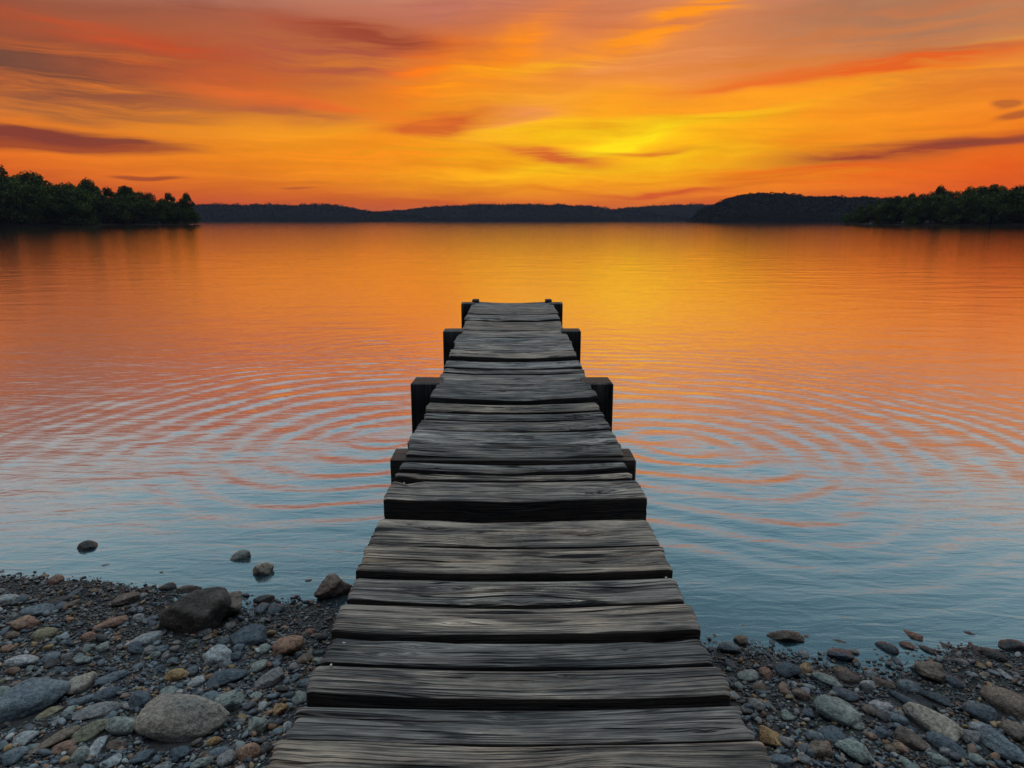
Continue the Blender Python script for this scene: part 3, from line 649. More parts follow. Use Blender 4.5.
ST = [
 # px, py, L, M, tilt, kind, mat, k, extra
 (197, 614, 64, 50, 8, 'a', 'cocoa', .85), (225, 606, 34, 34, -25, 'a', 'brown', .8), (182, 721, 88, 52, -6, 'r', 'sand', .66), (26, 702, 66, 36, 20, 'r', 'blue', .6),
 (144, 639, 34, 14, 12, 'r', 'pale', .5), (110, 624, 30, 11, 13, 'r', 'rust', .6), (26, 625, 25, 15, 0, 'r', 'rust', .65), (44, 635, 22, 15, 8, 'r', 'olive', .7),
 (87, 638, 17, 10, 0, 'r', 'rust', .7), (18, 662, 34, 15, -4, 'r', 'pale', .6), (176, 676, 24, 13, 0, 'r', 'ochre', .7), (216, 658, 24, 20, 20, 'a', 'pale', .8),
 (252, 637, 34, 22, 15, 'a', 'slate', .8), (289, 646, 26, 24, 40, 'a', 'rust', .9), (304, 659, 20, 10, 10, 'r', 'brown', .6), (270, 679, 30, 19, 28, 'a', 'grey', .7),
 (228, 702, 27, 24, 40, 'a', 'green', .9), (260, 726, 25, 20, 10, 'a', 'green', .9), (79, 685, 26, 18, 40, 'r', 'tan', .7), (98, 710, 44, 15, 5, 'r', 'grey', .6),
 (138, 702, 22, 19, 5, 'r', 'slate', .8), (122, 727, 30, 22, 3, 'r', 'green', .8), (90, 732, 36, 15, 12, 'r', 'olive', .7), (56, 739, 42, 12, 25, 'r', 'brown', .6),
 (25, 738, 20, 14, 25, 'r', 'pale', .7), (14, 757, 26, 15, 20, 'r', 'blue', .7), (61, 748, 24, 12, 15, 'r', 'rust', .6), (82, 755, 20, 17, 10, 'r', 'green', .8),
 (99, 746, 22, 10, 58, 'a', 'pale', .7), (214, 741, 19, 9, 0, 'r', 'ochre', .7), (247, 752, 25, 17, 8, 'r', 'rust', .8), (201, 763, 22, 12, 5, 'a', 'green', .7),
 (228, 759, 20, 16, 10, 'r', 'grey', .8), (266, 750, 16, 12, 10, 'r', 'dark', .8), (279, 709, 13, 13, 30, 'a', 'ochre', .8), (227, 677, 38, 15, 15, 'r', 'slate', .6),
 (113, 678, 30, 11, 12, 'r', 'blue', .6), (50, 712, 24, 8, 15, 'r', 'olive', .6), (81, 701, 24, 9, 8, 'r', 'blue', .6), (50, 659, 18, 12, 0, 'r', 'blue', .7),
 (37, 611, 30, 12, 3, 'r', 'blue', .6), (10, 600, 24, 11, 0, 'r', 'pale', .6), (56, 581, 14, 10, 0, 'r', 'rust', .8), (124, 600, 28, 14, 5, 'a', 'brown', .6),
 (168, 587, 18, 8, 0, 'r', 'dark', .7), (189, 590, 26, 10, 0, 'a', 'brown', .7), (263, 600, 22, 10, -3, 'r', 'dark', .7), (277, 609, 19, 14, 15, 'r', 'slate', .7),
 (207, 698, 22, 12, 10, 'r', 'blue', .7), (107, 694, 26, 14, 12, 'r', 'slate', .6), (7, 649, 14, 10, 0, 'r', 'rust', .7), (57, 602, 22, 8, 15, 'r', 'dark', .6),
 (137, 618, 13, 9, 0, 'r', 'pale', .7), (116, 745, 20, 12, 5, 'r', 'brown', .7), (142, 757, 22, 14, 20, 'r', 'slate', .7), (181, 753, 20, 14, 5, 'r', 'slate', .7),
 # standing in the shallows, far side of the beach
 (86, 547, 20, 13, 0, 'r', 'dark', .8), (106, 566, 12, 6, 5, 'r', 'pale', .6), (241, 557, 18, 14, -5, 'r', 'green', .8), (263, 571, 20, 17, 10, 'a', 'tan', .9),
 (308, 582, 10, 5, 5, 'r', 'dark', .6), (332, 589, 30, 28, 30, 'a', 'brown', 1.0), (340, 551, 5, 4, 0, 'r', 'dark', .6), (162, 574, 7, 4, 0, 'r', 'dark', .6),
 (281, 578, 6, 4, 0, 'r', 'pale', .6), (197, 563, 6, 4, 0, 'r', 'grey', .6),
 # beyond the jetty
 (785, 637, 35, 15, -2, 'a', 'brown', .8), (729, 648, 22, 14, -8, 'r', 'blue', .8), (842, 655, 28, 13, 0, 'r', 'slate', .7), (888, 648, 20, 11, -18, 'r', 'slate', .7),
 (913, 636, 19, 8, -15, 'a', 'rust', .6), (909, 646, 17, 9, -10, 'a', 'rust', .7), (927, 650, 16, 6, -20, 'r', 'dark', .7), (992, 654, 24, 12, -12, 'r', 'dark', .7),
 (1016, 646, 30, 14, 8, 'r', 'dark', .7), (969, 634, 13, 5, 0, 'r', 'dark', .6), (962, 649, 8, 4, -10, 'r', 'dark', .6), (930, 672, 32, 20, -15, 'a', 'brown', .7),
 (953, 682, 18, 13, -8, 'r', 'slate', .8), (826, 680, 30, 14, -14, 'r', 'green', .6), (833, 709, 47, 29, -12, 'r', 'green', .6), (788, 671, 26, 16, 0, 'r', 'slate', .7),
 (806, 671, 14, 12, 0, 'a', 'ochre', .8), (765, 674, 13, 11, 0, 'r', 'rust', .8), (759, 687, 16, 11, 0, 'r', 'brown', .8), (757, 705, 19, 16, -15, 'r', 'grey', .8),
 (770, 737, 25, 21, -40, 'a', 'ochre', .8), (783, 761, 30, 16, 15, 'a', 'blue', .7), (856, 751, 33, 22, -25, 'a', 'green', .8), (931, 721, 50, 25, -26, 'r', 'tan', .7),
 (884, 709, 27, 15, 0, 'a', 'pale', .7), (899, 721, 20, 13, 0, 'r', 'blue', .8), (1008, 703, 46, 26, -28, 'r', 'brown', .7), (984, 713, 36, 20, -8, 'r', 'slate', .6),
 (1003, 746, 46, 24, -26, 'a', 'blue', .7), (1017, 733, 24, 16, -30, 'r', 'brown', .7), (982, 729, 24, 12, 4, 'r', 'pale', .6), (970, 737, 22, 14, 0, 'r', 'grey', .8),
 (909, 687, 22, 14, 0, 'a', 'blue', .7), (882, 683, 19, 11, -10, 'a', 'brown', .7), (867, 686, 16, 13, 0, 'r', 'pale', .8), (870, 675, 15, 10, 0, 'r', 'pale', .7),
 (847, 676, 24, 14, -30, 'r', 'brown', .6), (847, 695, 30, 12, -10, 'r', 'slate', .6), (834, 737, 24, 18, -28, 'r', 'slate', .7), (819, 751, 25, 20, 0, 'r', 'brown', .8),
 (912, 703, 42, 10, -25, 'r', 'slate', .6), (934, 698, 30, 11, -12, 'r', 'slate', .6), (944, 745, 34, 15, -30, 'r', 'slate', .6), (911, 740, 28, 18, -30, 'r', 'brown', .7),
 (882, 733, 17, 12, 0, 'r', 'slate', .7), (902, 749, 15, 11, 0, 'r', 'rust', .8), (938, 760, 20, 12, -5, 'r', 'green', .7), (978, 761, 22, 12, -8, 'r', 'green', .7),
 (947, 753, 13, 10, 0, 'r', 'grey', .7), (748, 676, 22, 12, 20, 'r', 'green', .6), (787, 743, 14, 14, 30, 'a', 'grey', .8), (996, 757, 10, 9, 0, 'r', 'rust', .8),
 (743, 627, 9, 5, -10, 'a', 'brown', .6), (741, 641, 13, 11, -20, 'a', 'brown', .7), (806, 637, 8, 6, 0, 'r', 'brown', .7), (840, 642, 18, 5, -5, 'a', 'brown', .6),
]
placed = []
STONES = []
for i, s_ in enumerate(ST):
    px, py, L, Mn, tl, kd, mt, k = s_
    taper = .32 if i == 2 else (-.25 if i == 3 else 0)
    gz = ground_z(*unproj(px, py, 0))
    big = L > 30
    o, inf = place_stone(px, py, L * 1.04, Mn * 1.06, tl, kd, mt, k, 1000 + i, 5 if L > 26 else 4, .28 if big else .30, taper, .07 if kd == 'r' else .11)
    placed.append((inf[0], inf[1], inf[2], inf[3])); STONES.append((o, s_))
# medium stones filling between them
BLK = [(p_[0], p_[1], max(p_[2], p_[3])) for p_ in placed]
mats_w = ['blue', 'slate', 'grey', 'green', 'brown', 'pale', 'dark', 'rust', 'tan', 'olive', 'ochre']; wts = np.array([.2, .17, .13, .14, .1, .07, .08, .045, .03, .02, .015]); wts /= wts.sum()
AUTO = []
tries = 0
while len(AUTO) < 168 and tries < 9000:
    tries += 1
    side = rng.random() < .55
    px = rng.uniform(-10, 320) if side else rng.uniform(725, 1034); py = rng.uniform(590 if side else 655, 790)
    X_, Y_ = unproj(px, py, .05); s_ = float(shore_s(X_, Y_))
    if s_ < .06 or abs(X_ - .02) < .60: continue
    near_f = min(1, max(0, (s_ - .05) / .6))
    L = rng.uniform(9, 13 + 9 * near_f); Mn = L * rng.uniform(.45, .8)
    rad = L / 2 / F * depth(X_, Y_, .05)
    if any((X_ - a) ** 2 + (Y_ - b) ** 2 < (rad * .8 + c_ * .85) ** 2 for a, b, c_ in BLK): continue
    BLK.append((X_, Y_, rad)); mt = mats_w[rng.choice(len(mats_w), p=wts)]
    tl = (rng.normal(14, 16) if side else rng.normal(-16, 16)); kd = 'a' if rng.random() < .3 else 'r'
    o, inf = place_stone(px, py, L, Mn, max(-70, min(70, tl)), kd, mt, rng.uniform(.5, .75), 3000 + len(AUTO), 3, .28)
    AUTO.append((o, (px, py, L, Mn, tl, kd, mt, .6)))

# labels: what each stone looks like and which landmark it lies by
LM = {0: 'big dark boulder', 2: 'pear-shaped boulder', 3: 'pale-ended blue-grey boulder', 61: 'square brown block',
      80: 'large green-grey cobble', 89: 'tan oblong cobble', 92: 'long brown rock', 94: 'angular blue-grey rock', 66: 'flat-topped brown rock', 10: 'small ochre cobble'}
OWN = {0: 'biggest dark boulder on the pebble beach, near the waterline', 1: 'rough brown boulder leaning against the back of the big dark boulder',
       2: 'largest pale tan boulder, smooth and pear-shaped, on the pebble beach', 3: 'large long blue-grey boulder with a paler end, cut by the photo edge',
       61: 'square-edged brown block at the waterline touching the jetty', 80: 'largest green-grey rounded cobble, beyond the jetty among dark pebbles',
       89: 'tan oblong cobble lying slantwise among dark slate stones', 92: 'long dark brown rock lying slantwise at the photo edge', 94: 'large angular blue-grey rock slanting down near the bottom edge',
       66: 'flat-topped brown rock standing in the shallows with dark water under it', 56: 'dark rounded rock standing alone farthest out in the water', 59: 'tan pointed rock standing in shallow water off the beach',
       58: 'green-grey round rock in the water just behind the tan pointed one', 10: 'small ochre-orange cobble lying in front of the big dark boulder',
       20: 'round dark slate cobble touching the pear-shaped tan boulder', 21: 'smooth round green-grey cobble pressed against the pear-shaped tan boulder'}
CW = dict(sand='pale tan', cocoa='dark brown', grey='grey', blue='blue-grey', pale='pale', green='green-grey', tan='tan', olive='olive-yellow', rust='rust-red', ochre='orange-ochre', brown='brown', dark='blackish', slate='dark slate-blue')
def describe(i, s_):
    px, py, L, Mn, tl, kd, mt, k = s_
    size = 'large' if L > 32 else 'medium-sized' if L > 21 else 'small' if L > 11 else 'tiny'
    shp = ('elongated' if L / Mn > 1.9 else ('blocky' if kd == 'a' else ('round' if L / Mn < 1.35 else 'oval')))
    best = min((j for j in LM if j != i), key=lambda j: (ST[j][0] - px) ** 2 + ((ST[j][1] - py) * 1.5) ** 2)
    dx, dy = px - ST[best][0], py - ST[best][1]
    jet = 'jetty side of' if (dx > 0) == (px < 512) else 'outer side of'
    rel = 'in front of' if dy > 14 else 'behind' if dy < -14 else 'level with'
    return f"{size} {CW[mt]} {shp} stone {'' if rel == 'level with' else rel + ', '}{jet} {LM[best]}"
lab = {}
for i, (o, s_) in enumerate(STONES):
    l_ = OWN.get(i) or describe(i, s_); lab.setdefault(l_, []).append((o, s_))
for l_, v in lab.items():
    v.sort(key=lambda q: -q[1][1])
    for n_, (o, s_) in enumerate(v):
        l2 = l_
        if len(v) > 1: l2 = l_.replace(' stone ', (' stone, lowest one, ', ' stone, higher one, ', ' stone, third one, ', ' stone, topmost one, ')[n_], 1)
        tag(o, l2.replace(' and on the', ', on the') if len(l2.split()) > 16 else l2, 'stone', 'stones scattered on the beach')
lab2 = {}
for j, (o, s_) in enumerate(AUTO):
    px, py, L, Mn, tl, kd, mt, k = s_
    best = min(LM, key=lambda q: (ST[q][0] - px) ** 2 + ((ST[q][1] - py) * 1.5) ** 2)
    shp = 'broken' if kd == 'a' else ('long' if L / Mn > 1.75 else 'rounded')
    tag(o, f"fist-sized {CW[mt]} {shp} stone bedded in the gravel near {LM[best]}", 'stone', 'stones bedded in the gravel')

# gravel: everything too small and too many to count
def gravel(name, n, smin, smax, sub, seed, xr, yr, lab_, smin_shore=-.10):
    r = np.random.default_rng(seed)
    V0, T_ = ICO[sub]
    # 24 base shapes
    shapes = [stone_shape(V0, seed + q, q % 3 == 0, .12) for q in range(24)]
    x = r.uniform(*xr, n); y = r.uniform(*yr, n)
    s = shore_s(x, y); keep = (s > smin_shore) & (r.random(n) < np.clip(1 + (s) * 9, 0.05, 1))
    keep &= (np.abs(x) > .30) | (y > 3.0)
    x, y, s = x[keep], y[keep], s[keep]
    # stay clear of the placed stones
    B = np.array([(a, b, c_) for a, b, c_ in BLK])
    ok = np.ones(len(x), bool)
    for a, b, c_ in B: ok &= (x - a) ** 2 + (y - b) ** 2 > (c_ * .72) ** 2
    x, y, s = x[ok], y[ok], s[ok]; n = len(x)
    z = ground_z(x, y)
    sz = smin * (smax / smin) ** (r.random(n) ** 1.8) / 2
    sz = sz * np.clip(.75 + s * .8, .8, 1)
    asp = r.uniform(.5, .9, n); hh = r.uniform(.35, .65, n); yaw = r.normal(.35, .8, n) * np.where(x < 0, 1, -1)
    si = r.integers(0, 24, n); P_ = np.stack(shapes)[si]               # n, v, 3
    P_ = P_ * np.stack([sz, sz * asp, sz * hh], -1)[:, None, :]
    tx = r.normal(0, .25, n)
    c1, s1 = np.cos(tx)[:, None], np.sin(tx)[:, None]; yv = P_[:, :, 0] * c1 - P_[:, :, 2] * s1; zv = P_[:, :, 0] * s1 + P_[:, :, 2] * c1
    xx, yy_ = yv, P_[:, :, 1]
    c1, s1 = np.cos(yaw)[:, None], np.sin(yaw)[:, None]
    X_ = xx * c1 - yy_ * s1 + x[:, None]; Y_ = xx * s1 + yy_ * c1 + y[:, None]; Z_ = zv + (z + sz * hh * r.uniform(.5, 1.5, n))[:, None]
    V = np.stack([X_, Y_, Z_], -1).reshape(-1, 3); nv = len(V0)
    Tt = (T_[None] + (np.arange(n) * nv)[:, None, None]).reshape(-1, 3)
    return V, Tt, nv
parts = [gravel('a', 6500, .026, .050, 3, 11, (-3.8, 3.8), (.9, 3.4), ''), gravel('b', 44000, .012, .028, 2, 12, (-3.3, 3.3), (1.1, 3.4), ''), gravel('c', 110000, .007, .015, 1, 13, (-3.0, 3.0), (1.2, 3.4), ''), gravel('d', 90000, .006, .013, 1, 14, (-3.0, 3.0), (2.1, 3.4), '')]
off = 0; VV = []; TT = []
for V, Tt, nv in parts: VV.append(V); TT.append(Tt + off); off += len(V)
gr = link('gravel', mesh_np('gravel', np.concatenate(VV), np.concatenate(TT), M_GRAVEL))
tag(gr, 'mixed grey and rusty gravel covering the beach', 'gravel', kind='stuff')

# white chips on the planks
m, t, out = material('shell_white'); principled(t, out, c4(.75, .74, .70), .5); M_SH = m
for i, (px, py, l_) in enumerate([(404, 483, 'tiny white chip on the step plank of the far deck'), (666, 577.5, 'tiny white chip at the end of a near plank'), (331, 665, 'tiny white chip by the plank end nearest the pebbles'), (344, 643, 'faint white chip on the plank just beyond its twin')]):
    z = DZ + .003 if i else deck_z_far(FAR_START) + .004
    X_, Y_ = unproj(px, py, z); V0, T_ = ICO[2]; V = stone_shape(V0, 70 + i, True) * np.array([.006, .0045, .003])
    tag(link('shell_chip', mesh_np('shell_chip', V, T_, M_SH), None, (X_, Y_, z), (0, 0, i * .9)), l_, 'shell chip', 'white chips on the jetty')

# ------------------------------------------------------------------ trees
def foliage_mat(name, c1, c2):
    m, t, out = material(name); g_ = t.new('ShaderNodeNewGeometry'); oi = t.new('ShaderNodeObjectInfo')
    n = t.noise(g_.outputs['Position'], .22, 3, .6)
    col = t.mix(t.rng(n, .38, .62, 0, 1), c1, c2); col = t.mix(1.0, col, t.ramp(g_.outputs['Random Per Island'], [(0, (.6,) * 3), (1, (1.4,) * 3)]), 'MULTIPLY')
    col = t.mix(1.0, col, t.ramp(oi.outputs['Random'], [(0, (.75, .75, .8)), (1, (1.2, 1.15, 1.0))]), 'MULTIPLY')
    principled(t, out, col, .8, None, .08); return m
M_LEAF = foliage_mat('foliage', c4(.07, .115, .032), c4(.13, .19, .05))
M_LEAF2 = foliage_mat('foliage_far', c4(.018, .026, .018), c4(.034, .045, .026))
m, t, out = material('bark'); principled(t, out, t.mix(t.noise(t.mapv(t.new('ShaderNodeTexCoord').outputs['Object'], (4, 4, 1)), 2, 4), c4(.03, .024, .02), c4(.07, .055, .045)), .9); M_BARK = m
def leaf_quads(P_, size, r):
    n = len(P_); a = r.normal(size=(n, 3)); a /= np.linalg.norm(a, axis=1)[:, None]; b = np.cross(a, r.normal(size=(n, 3))); b /= np.linalg.norm(b, axis=1)[:, None]
    s = (size * r.uniform(.6, 1.4, n))[:, None]
    V = np.stack([P_ - a * s, P_ + b * s * .7, P_ + a * s, P_ - b * s * .7], 1).reshape(-1, 3)
    return V, np.arange(n * 4).reshape(-1, 4)
def tube(pts, rad, n=7):
    V = []
    for p_, r_ in zip(pts, rad):
        for k in range(n): V.append((p_[0] + r_ * math.cos(6.2832 * k / n), p_[1] + r_ * math.sin(6.2832 * k / n), p_[2]))
    Fc = [[i * n + k, i * n + (k + 1) % n, (i + 1) * n + (k + 1) % n, (i + 1) * n + k] for i in range(len(pts) - 1) for k in range(n)]
    return np.array(V), np.array(Fc)
def tree_meshes(seed, H, Wd, low, n, loose=0.0, size=.42):
    r = np.random.default_rng(seed)
    V = []; Fs = []; o = 0
    def addt(pts, rad):
        nonlocal o
        v, f = tube(pts, rad); V.append(v); Fs.append(f + o); o += len(v)
    lean = r.normal(0, .03, 2) * H
    tp = [(lean[0] * f * f, lean[1] * f * f, H * f * .9 - .8 * (f == 0)) for f in np.linspace(0, 1, 6)]
    addt(tp, [H * .020 * (1 - f * .85) + .03 for f in np.linspace(0, 1, 6)])
    blobs = []
    nb = int(11 + 8 * loose)
    for q in range(nb):
        hh = low + (1 - low) * ((q + .5) / nb) ** .9; an = q * 2.4 + r.uniform(-.5, .5)
        prof = math.sin(math.pi * min(1, max(.12, (hh - low) / (1 - low) * .72 + .22))) ** .7
        rad = Wd / 2 * prof * r.uniform(.35, .85) * (1 if q < nb - 2 else .35)
        c_ = np.array([math.cos(an) * rad, math.sin(an) * rad, H * (hh * .90)])
        blobs.append((c_, Wd * r.uniform(.17, .30) * (1 - .35 * loose)))
        st = np.array([lean[0] * hh * hh, lean[1] * hh * hh, max(.15 * H, c_[2] - H * .12)])
        addt([tuple(st), tuple((st + c_) / 2 + np.array([0, 0, -.02 * H])), tuple(c_)], [H * .008, H * .005, H * .002])
    blobs.append((np.array([0, 0, H * (low + (1 - low) * .45)]), Wd * .27))
    trunk = mesh_np('trunk', np.concatenate(V), np.concatenate(Fs), M_BARK)
    P_ = []
    tot = sum(b[1] ** 2 for b in blobs)
    for c_, br in blobs:
        k = int(n * br * br / tot); d = r.normal(size=(k, 3)); d /= np.linalg.norm(d, axis=1)[:, None]
        rr_ = br * (r.uniform(0, 1, k) ** .30) * (1 + .25 * fbm(d[:, 0] * 2 + seed, d[:, 1] * 2, d[:, 2] * 2, seed, 2))
        p_ = c_ + d * rr_[:, None] * np.array([1, 1, .78]); P_.append(p_)
    P_ = np.concatenate(P_); P_ = P_[P_[:, 2] > .1]
    v, f = leaf_quads(P_, size, r)
    return trunk, mesh_np('crown', v, f, M_LEAF, smooth=False)
TV = [tree_meshes(1, 20, 13, .16, 4200), tree_meshes(2, 20, 15, .10, 4600), tree_meshes(3, 20, 11, .2, 3400, .3), tree_meshes(4, 20, 14, .12, 4400, .1), tree_meshes(5, 20, 10, .42, 1500, 1.0), tree_meshes(6, 20, 18, .02, 5200)]
NP_ = []
def tree(var, x, y, z, H, wf, rot, label, group, cat='tree', name='broadleaf_tree'):
    e = bpy.data.objects.new(name, None); C.objects.link(e); e.location = (x, y, z); s = H / 20
    e.scale = (s * wf, s * wf, s); e.rotation_euler = (0, 0, rot)
    link('trunk', TV[var][0], e); link('crown', TV[var][1], e)
    tag(e, label, cat, group); return e
def at(px, D): return ((px - 512) / F * D, D)
G1 = 'trees on the wooded point'; G2 = 'trees on the opposite wooded shore'
def topY(table, px): return float(np.interp(px, [a for a, b in table], [b for a, b in table]))
LP = [(-120, 158), (0, 172), (15, 168), (30, 177), (50, 175), (62, 178), (75, 184), (85, 184), (95, 180), (110, 183), (118, 189), (130, 190), (140, 188), (150, 194), (165, 195), (175, 195), (187, 193), (197, 205)]
RP = [(840, 212), (848, 206), (862, 201), (880, 197), (900, 194), (918, 193), (926, 189), (940, 192), (955, 189), (975, 187), (1000, 186), (1024, 182), (1120, 172)]
r = np.random.default_rng(77)
def bankD(px): return 330 + (px - 195) * .28 if px < 500 else 330 - (px - 843) * .25
# left point: back row of tall trees, then a lower front row hanging to the water
for i, px in enumerate(np.arange(-90, 196, 10.5)):
    px = px + r.uniform(-3, 3); D = bankD(px) + 26; tp = topY(LP, px) + r.uniform(-1, 5)
    H = (221 - tp) / F * D + 1.0; x_, y_ = at(px, D)
    tree(int(r.integers(0, 4)), x_, y_, .6, H, r.uniform(.85, 1.1), r.uniform(0, 6), 'tall dark green tree in the back row of the wooded point', G1)
for i, px in enumerate(np.arange(-90, 203, 8.3)):
    px = px + r.uniform(-3, 3); D = bankD(px) + 5 + r.uniform(-2, 4); tp = topY(LP, px) + 7 + r.uniform(-3, 6); tp = min(tp, 212)
    H = (221 - tp) / F * D + 1.2; x_, y_ = at(px, D)
    tree([5, 1, 5, 3][i % 4], x_, y_, .2, H, r.uniform(1.0, 1.3) * (1.0 if H > 10 else 1.3), r.uniform(0, 6), 'lower leafy tree hanging over the water of the wooded point', G1)
for (px, tp, var, wf, l_) in [(10, 167, 2, 1.0, 'tallest tree of the wooded point, rising at the photo edge'), (48, 174, 1, .95, 'wide domed treetop second from the photo edge'), (103, 179, 3, .95, 'flat-topped tree standing above the middle of the wooded point'),
                              (138, 185, 4, 1.1, 'thin open-crowned tree with sky showing through its branches'), (197, 193, 2, .8, 'upright last tree at the very tip of the wooded point')]:
    D = bankD(px) + 12; x_, y_ = at(px, D); tree(var, x_, y_, .4, (221 - tp) / F * D + .8, wf, px, l_, G1)
# right shore
for i, px in enumerate(np.arange(850, 1110, 8.5)):
    px = px + r.uniform(-2, 2); D = bankD(px) + 30; tp = topY(RP, px) + r.uniform(0, 2.2)
    H = (221 - tp) / F * D + 1.0; x_, y_ = at(px, D)
    tree(int(r.integers(0, 4)), x_, y_, .6, H, r.uniform(.8, 1.0), r.uniform(0, 6), 'dark tree in the back row of the opposite wooded shore', G2)
for i, px in enumerate(np.arange(838, 1110, 7.5)):
    px = px + r.uniform(-2, 2); D = bankD(px) + 5 + r.uniform(-2, 4); tp = min(topY(RP, px) + 4 + r.uniform(-1, 5), 213)
    H = (221 - tp) / F * D + 1.0; x_, y_ = at(px, D)
    tree([1, 5, 3, 0][i % 4], x_, y_, .2, H, r.uniform(1.0, 1.3) * (1.0 if H > 10 else 1.25), r.uniform(0, 6), 'lower tree at the waterline of the opposite wooded shore', G2)
for (px, tp, var, wf, l_) in [(925, 186, 2, .75, 'round-headed tree poking above the opposite wooded shore'), (954, 187, 0, .8, 'dark treetop beside a gap on the opposite wooded shore'), (977, 183, 4, .9, 'thin treetop standing over the opposite wooded shore')]:
    D = bankD(px) + 16; x_, y_ = at(px, D); tree(var, x_, y_, .4, (221 - tp) / F * D + .8, wf, px, l_, G2)

# shore terrain under the trees
def bank(name, pts_px, depth_back, mat, zmax, seed):
    n = len(pts_px); V = []; prof = [(-2, -1.0), (0, .0), (1.5, .25), (6, .8), (30, zmax), (depth_back * .6, zmax), (depth_back, -1.0)]
    for i, (px, D) in enumerate(pts_px):
        x_, y_ = at(px, D); L_ = math.hypot(x_, y_)
        for (d, z_) in prof:
            f = (y_ + d) / y_; V.append((x_ * f + (-3 if x_ < 0 else 3) * max(0, d) / 60, y_ + d + 1.2 * float(vn(i * .9, d * .1, 0, seed)), z_ * (.25 + .75 * min(1, i / 4, (n - 1 - i) / 2 + .3)) if z_ > .05 else z_))
    me = mesh_np(name, V, grid_faces(n, len(prof)), mat); return tag(link(name, me), kind='structure')
m, t, out = material('shore_earth'); n_ = t.noise(t.new('ShaderNodeNewGeometry').outputs['Position'], .6, 4)
principled(t, out, t.mix(n_, c4(.02, .02, .014), c4(.055, .05, .035)), .95); M_EARTH = m
bank('shore', [(px, bankD(px)) for px in np.arange(196, -200, -12)], 120, M_EARTH, 2.0, 1)
bank('shore', [(px, bankD(px)) for px in np.arange(850, 1240, 12)], 120, M_EARTH, 2.0, 2)

# far wooded hills
def hill(name, prof, D, depth_, mat, seed, lab_, leafn=0, ls=1.2):
    xs = np.linspace(prof[0][0], prof[-1][0], int((prof[-1][0] - prof[0][0]) * 1.6)); ys = np.interp(xs, [p_[0] for p_ in prof], [p_[1] for p_ in prof])
    nd = 30; V = np.zeros((len(xs), nd, 3))
    for j in range(nd):
        f = j / (nd - 1); d = D + depth_ * f
        shape = np.sin(min(f * 1.25, 1) * math.pi / 2) ** .55 if f < .8 else np.cos((f - .8) / .2 * math.pi / 2)
        Hh = (221 - ys) / F * (D + depth_ * .8)
        X_ = (xs - 512) / F * (D + depth_ * f * .6); Y_ = np.full_like(xs, d)
        nz = fbm(X_ * .035, Y_ * .035, 0, seed, 4, .6)
        Z_ = Hh * shape * (1 + .05 * nz) + 2.2 * fbm(X_ * .09, Y_ * .09, 0, seed + 5, 3, .6) * min(1, f * 6) - (1.5 if j == 0 else 0)
        Z_ = np.where(Hh < 1.5, Z_ - 2, Z_)
        V[:, j] = np.stack([X_, Y_, Z_], -1)
    h_ = link(name, mesh_np(name, V.reshape(-1, 3), grid_faces(len(xs), nd), mat)); tag(h_, kind='structure')
    if leafn:
        rr2 = np.random.default_rng(seed); i = rr2.uniform(0, len(xs) - 1.01, leafn); j = rr2.uniform(0.3, nd * .82, leafn)
        i0, j0 = i.astype(int), j.astype(int); fi, fj = (i - i0)[:, None], (j - j0)[:, None]
        P_ = V[i0, j0] * (1 - fi) * (1 - fj) + V[i0 + 1, j0] * fi * (1 - fj) + V[i0, j0 + 1] * (1 - fi) * fj + V[i0 + 1, j0 + 1] * fi * fj
        lump = fbm(P_[:, 0] * .12, P_[:, 1] * .12, 0, seed + 9, 2)
        P_[:, 2] += rr2.uniform(-.5, 1.0, leafn) * ls + np.maximum(lump, 0) * ls * 2.6
        P_ = P_[P_[:, 2] > .3]
        v, f = leaf_quads(P_, ls, rr2); o = link('forest', mesh_np('forest', v, f, M_LEAF2, smooth=False)); tag(o, lab_, 'forest', kind='stuff')
m, t, out = material('far_forest'); g_ = t.new('ShaderNodeNewGeometry').outputs['Position']
principled(t, out, t.mix(t.noise(g_, .08, 4, .6), c4(.012, .016, .013), c4(.028, .036, .024)), .95, bump(t, t.noise(g_, .2, 4), 1, 2), .03); M_FAR = m
hill('hill', [(120, 208), (197, 206.5), (240, 206), (290, 206.5), (322, 205.5), (340, 207.5), (362, 211.5), (385, 214), (420, 217), (450, 221)], 1450, 300, M_FAR, 21, 'dark wooded hill across the lake behind the wooded point', 16000, 1.5)
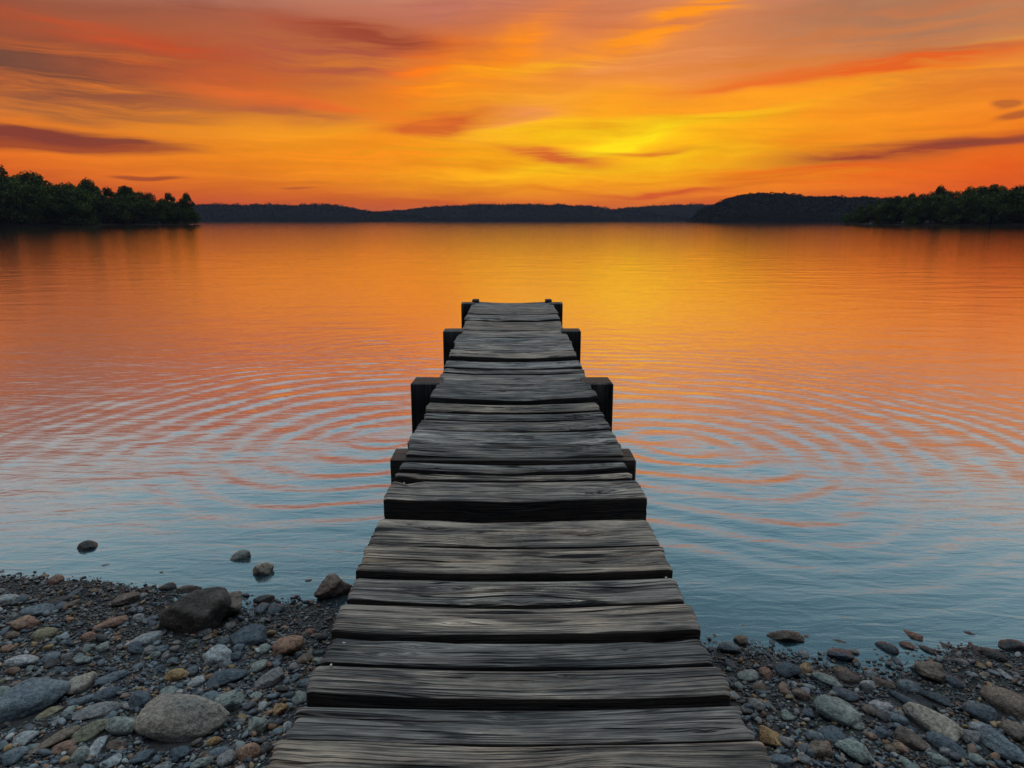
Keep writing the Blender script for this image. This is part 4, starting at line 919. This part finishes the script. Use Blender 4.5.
hill('hill', [(340, 221), (368, 213), (400, 211), (430, 208), (470, 206), (520, 206), (555, 206), (590, 207), (612, 210), (640, 213), (680, 218), (700, 221)], 1600, 300, M_FAR, 22, 'long low wooded hill in the middle of the far shore', 16000, 1.5)
hill('hill', [(580, 221), (605, 213), (620, 210), (650, 207.5), (690, 206), (740, 206), (800, 208), (860, 215)], 1850, 300, M_FAR, 23, 'faint wooded ridge between the long low hill and the tall one', 12000, 1.7)
hill('hill', [(694, 221), (700, 215), (712, 208), (730, 201), (750, 197), (775, 195), (800, 196.5), (830, 199), (860, 199), (900, 200), (960, 206), (1000, 221)], 820, 200, M_FAR, 24, 'tall rounded wooded hill rising beside the opposite shore', 30000, .9)
hill('hill', [(-900, 221), (-700, 209), (-400, 207), (-100, 208), (130, 211), (190, 221)], 1700, 300, M_FAR, 25, 'wooded ridge beyond the photo edge', 0)
hill('hill', [(900, 221), (1000, 206), (1300, 204), (1700, 206), (2000, 221)], 1300, 300, M_FAR, 26, 'wooded ridge', 0)
# ------------------------------------------------------------------ haze over the lake
HAZE = True
if HAZE:
    m = bpy.data.materials.new('haze_air'); m.use_nodes = True; m.node_tree.nodes.clear(); t = NT(m.node_tree); out = t.new('ShaderNodeOutputMaterial')
    pv_ = t.new('ShaderNodeVolumePrincipled'); pv_.inputs['Color'].default_value = (.38, .43, .70, 1); pv_.inputs['Density'].default_value = 0.00012; t.l.new(pv_.outputs[0], out.inputs['Volume'])
    b_ = 9400.0; z0, z1 = -7.2, 54.0
    V = [(-b_, -b_, z0), (b_, -b_, z0), (b_, b_, z0), (-b_, b_, z0), (-b_, -b_, z1), (b_, -b_, z1), (b_, b_, z1), (-b_, b_, z1)]
    tag(link('haze', mesh_np('haze', V, [[3, 2, 1, 0], [4, 5, 6, 7], [0, 1, 5, 4], [1, 2, 6, 5], [2, 3, 7, 6], [3, 0, 4, 7]], m, smooth=False)), 'thin evening haze hanging over the lake', 'haze', kind='stuff')
print('stones', len(STONES), len(AUTO))
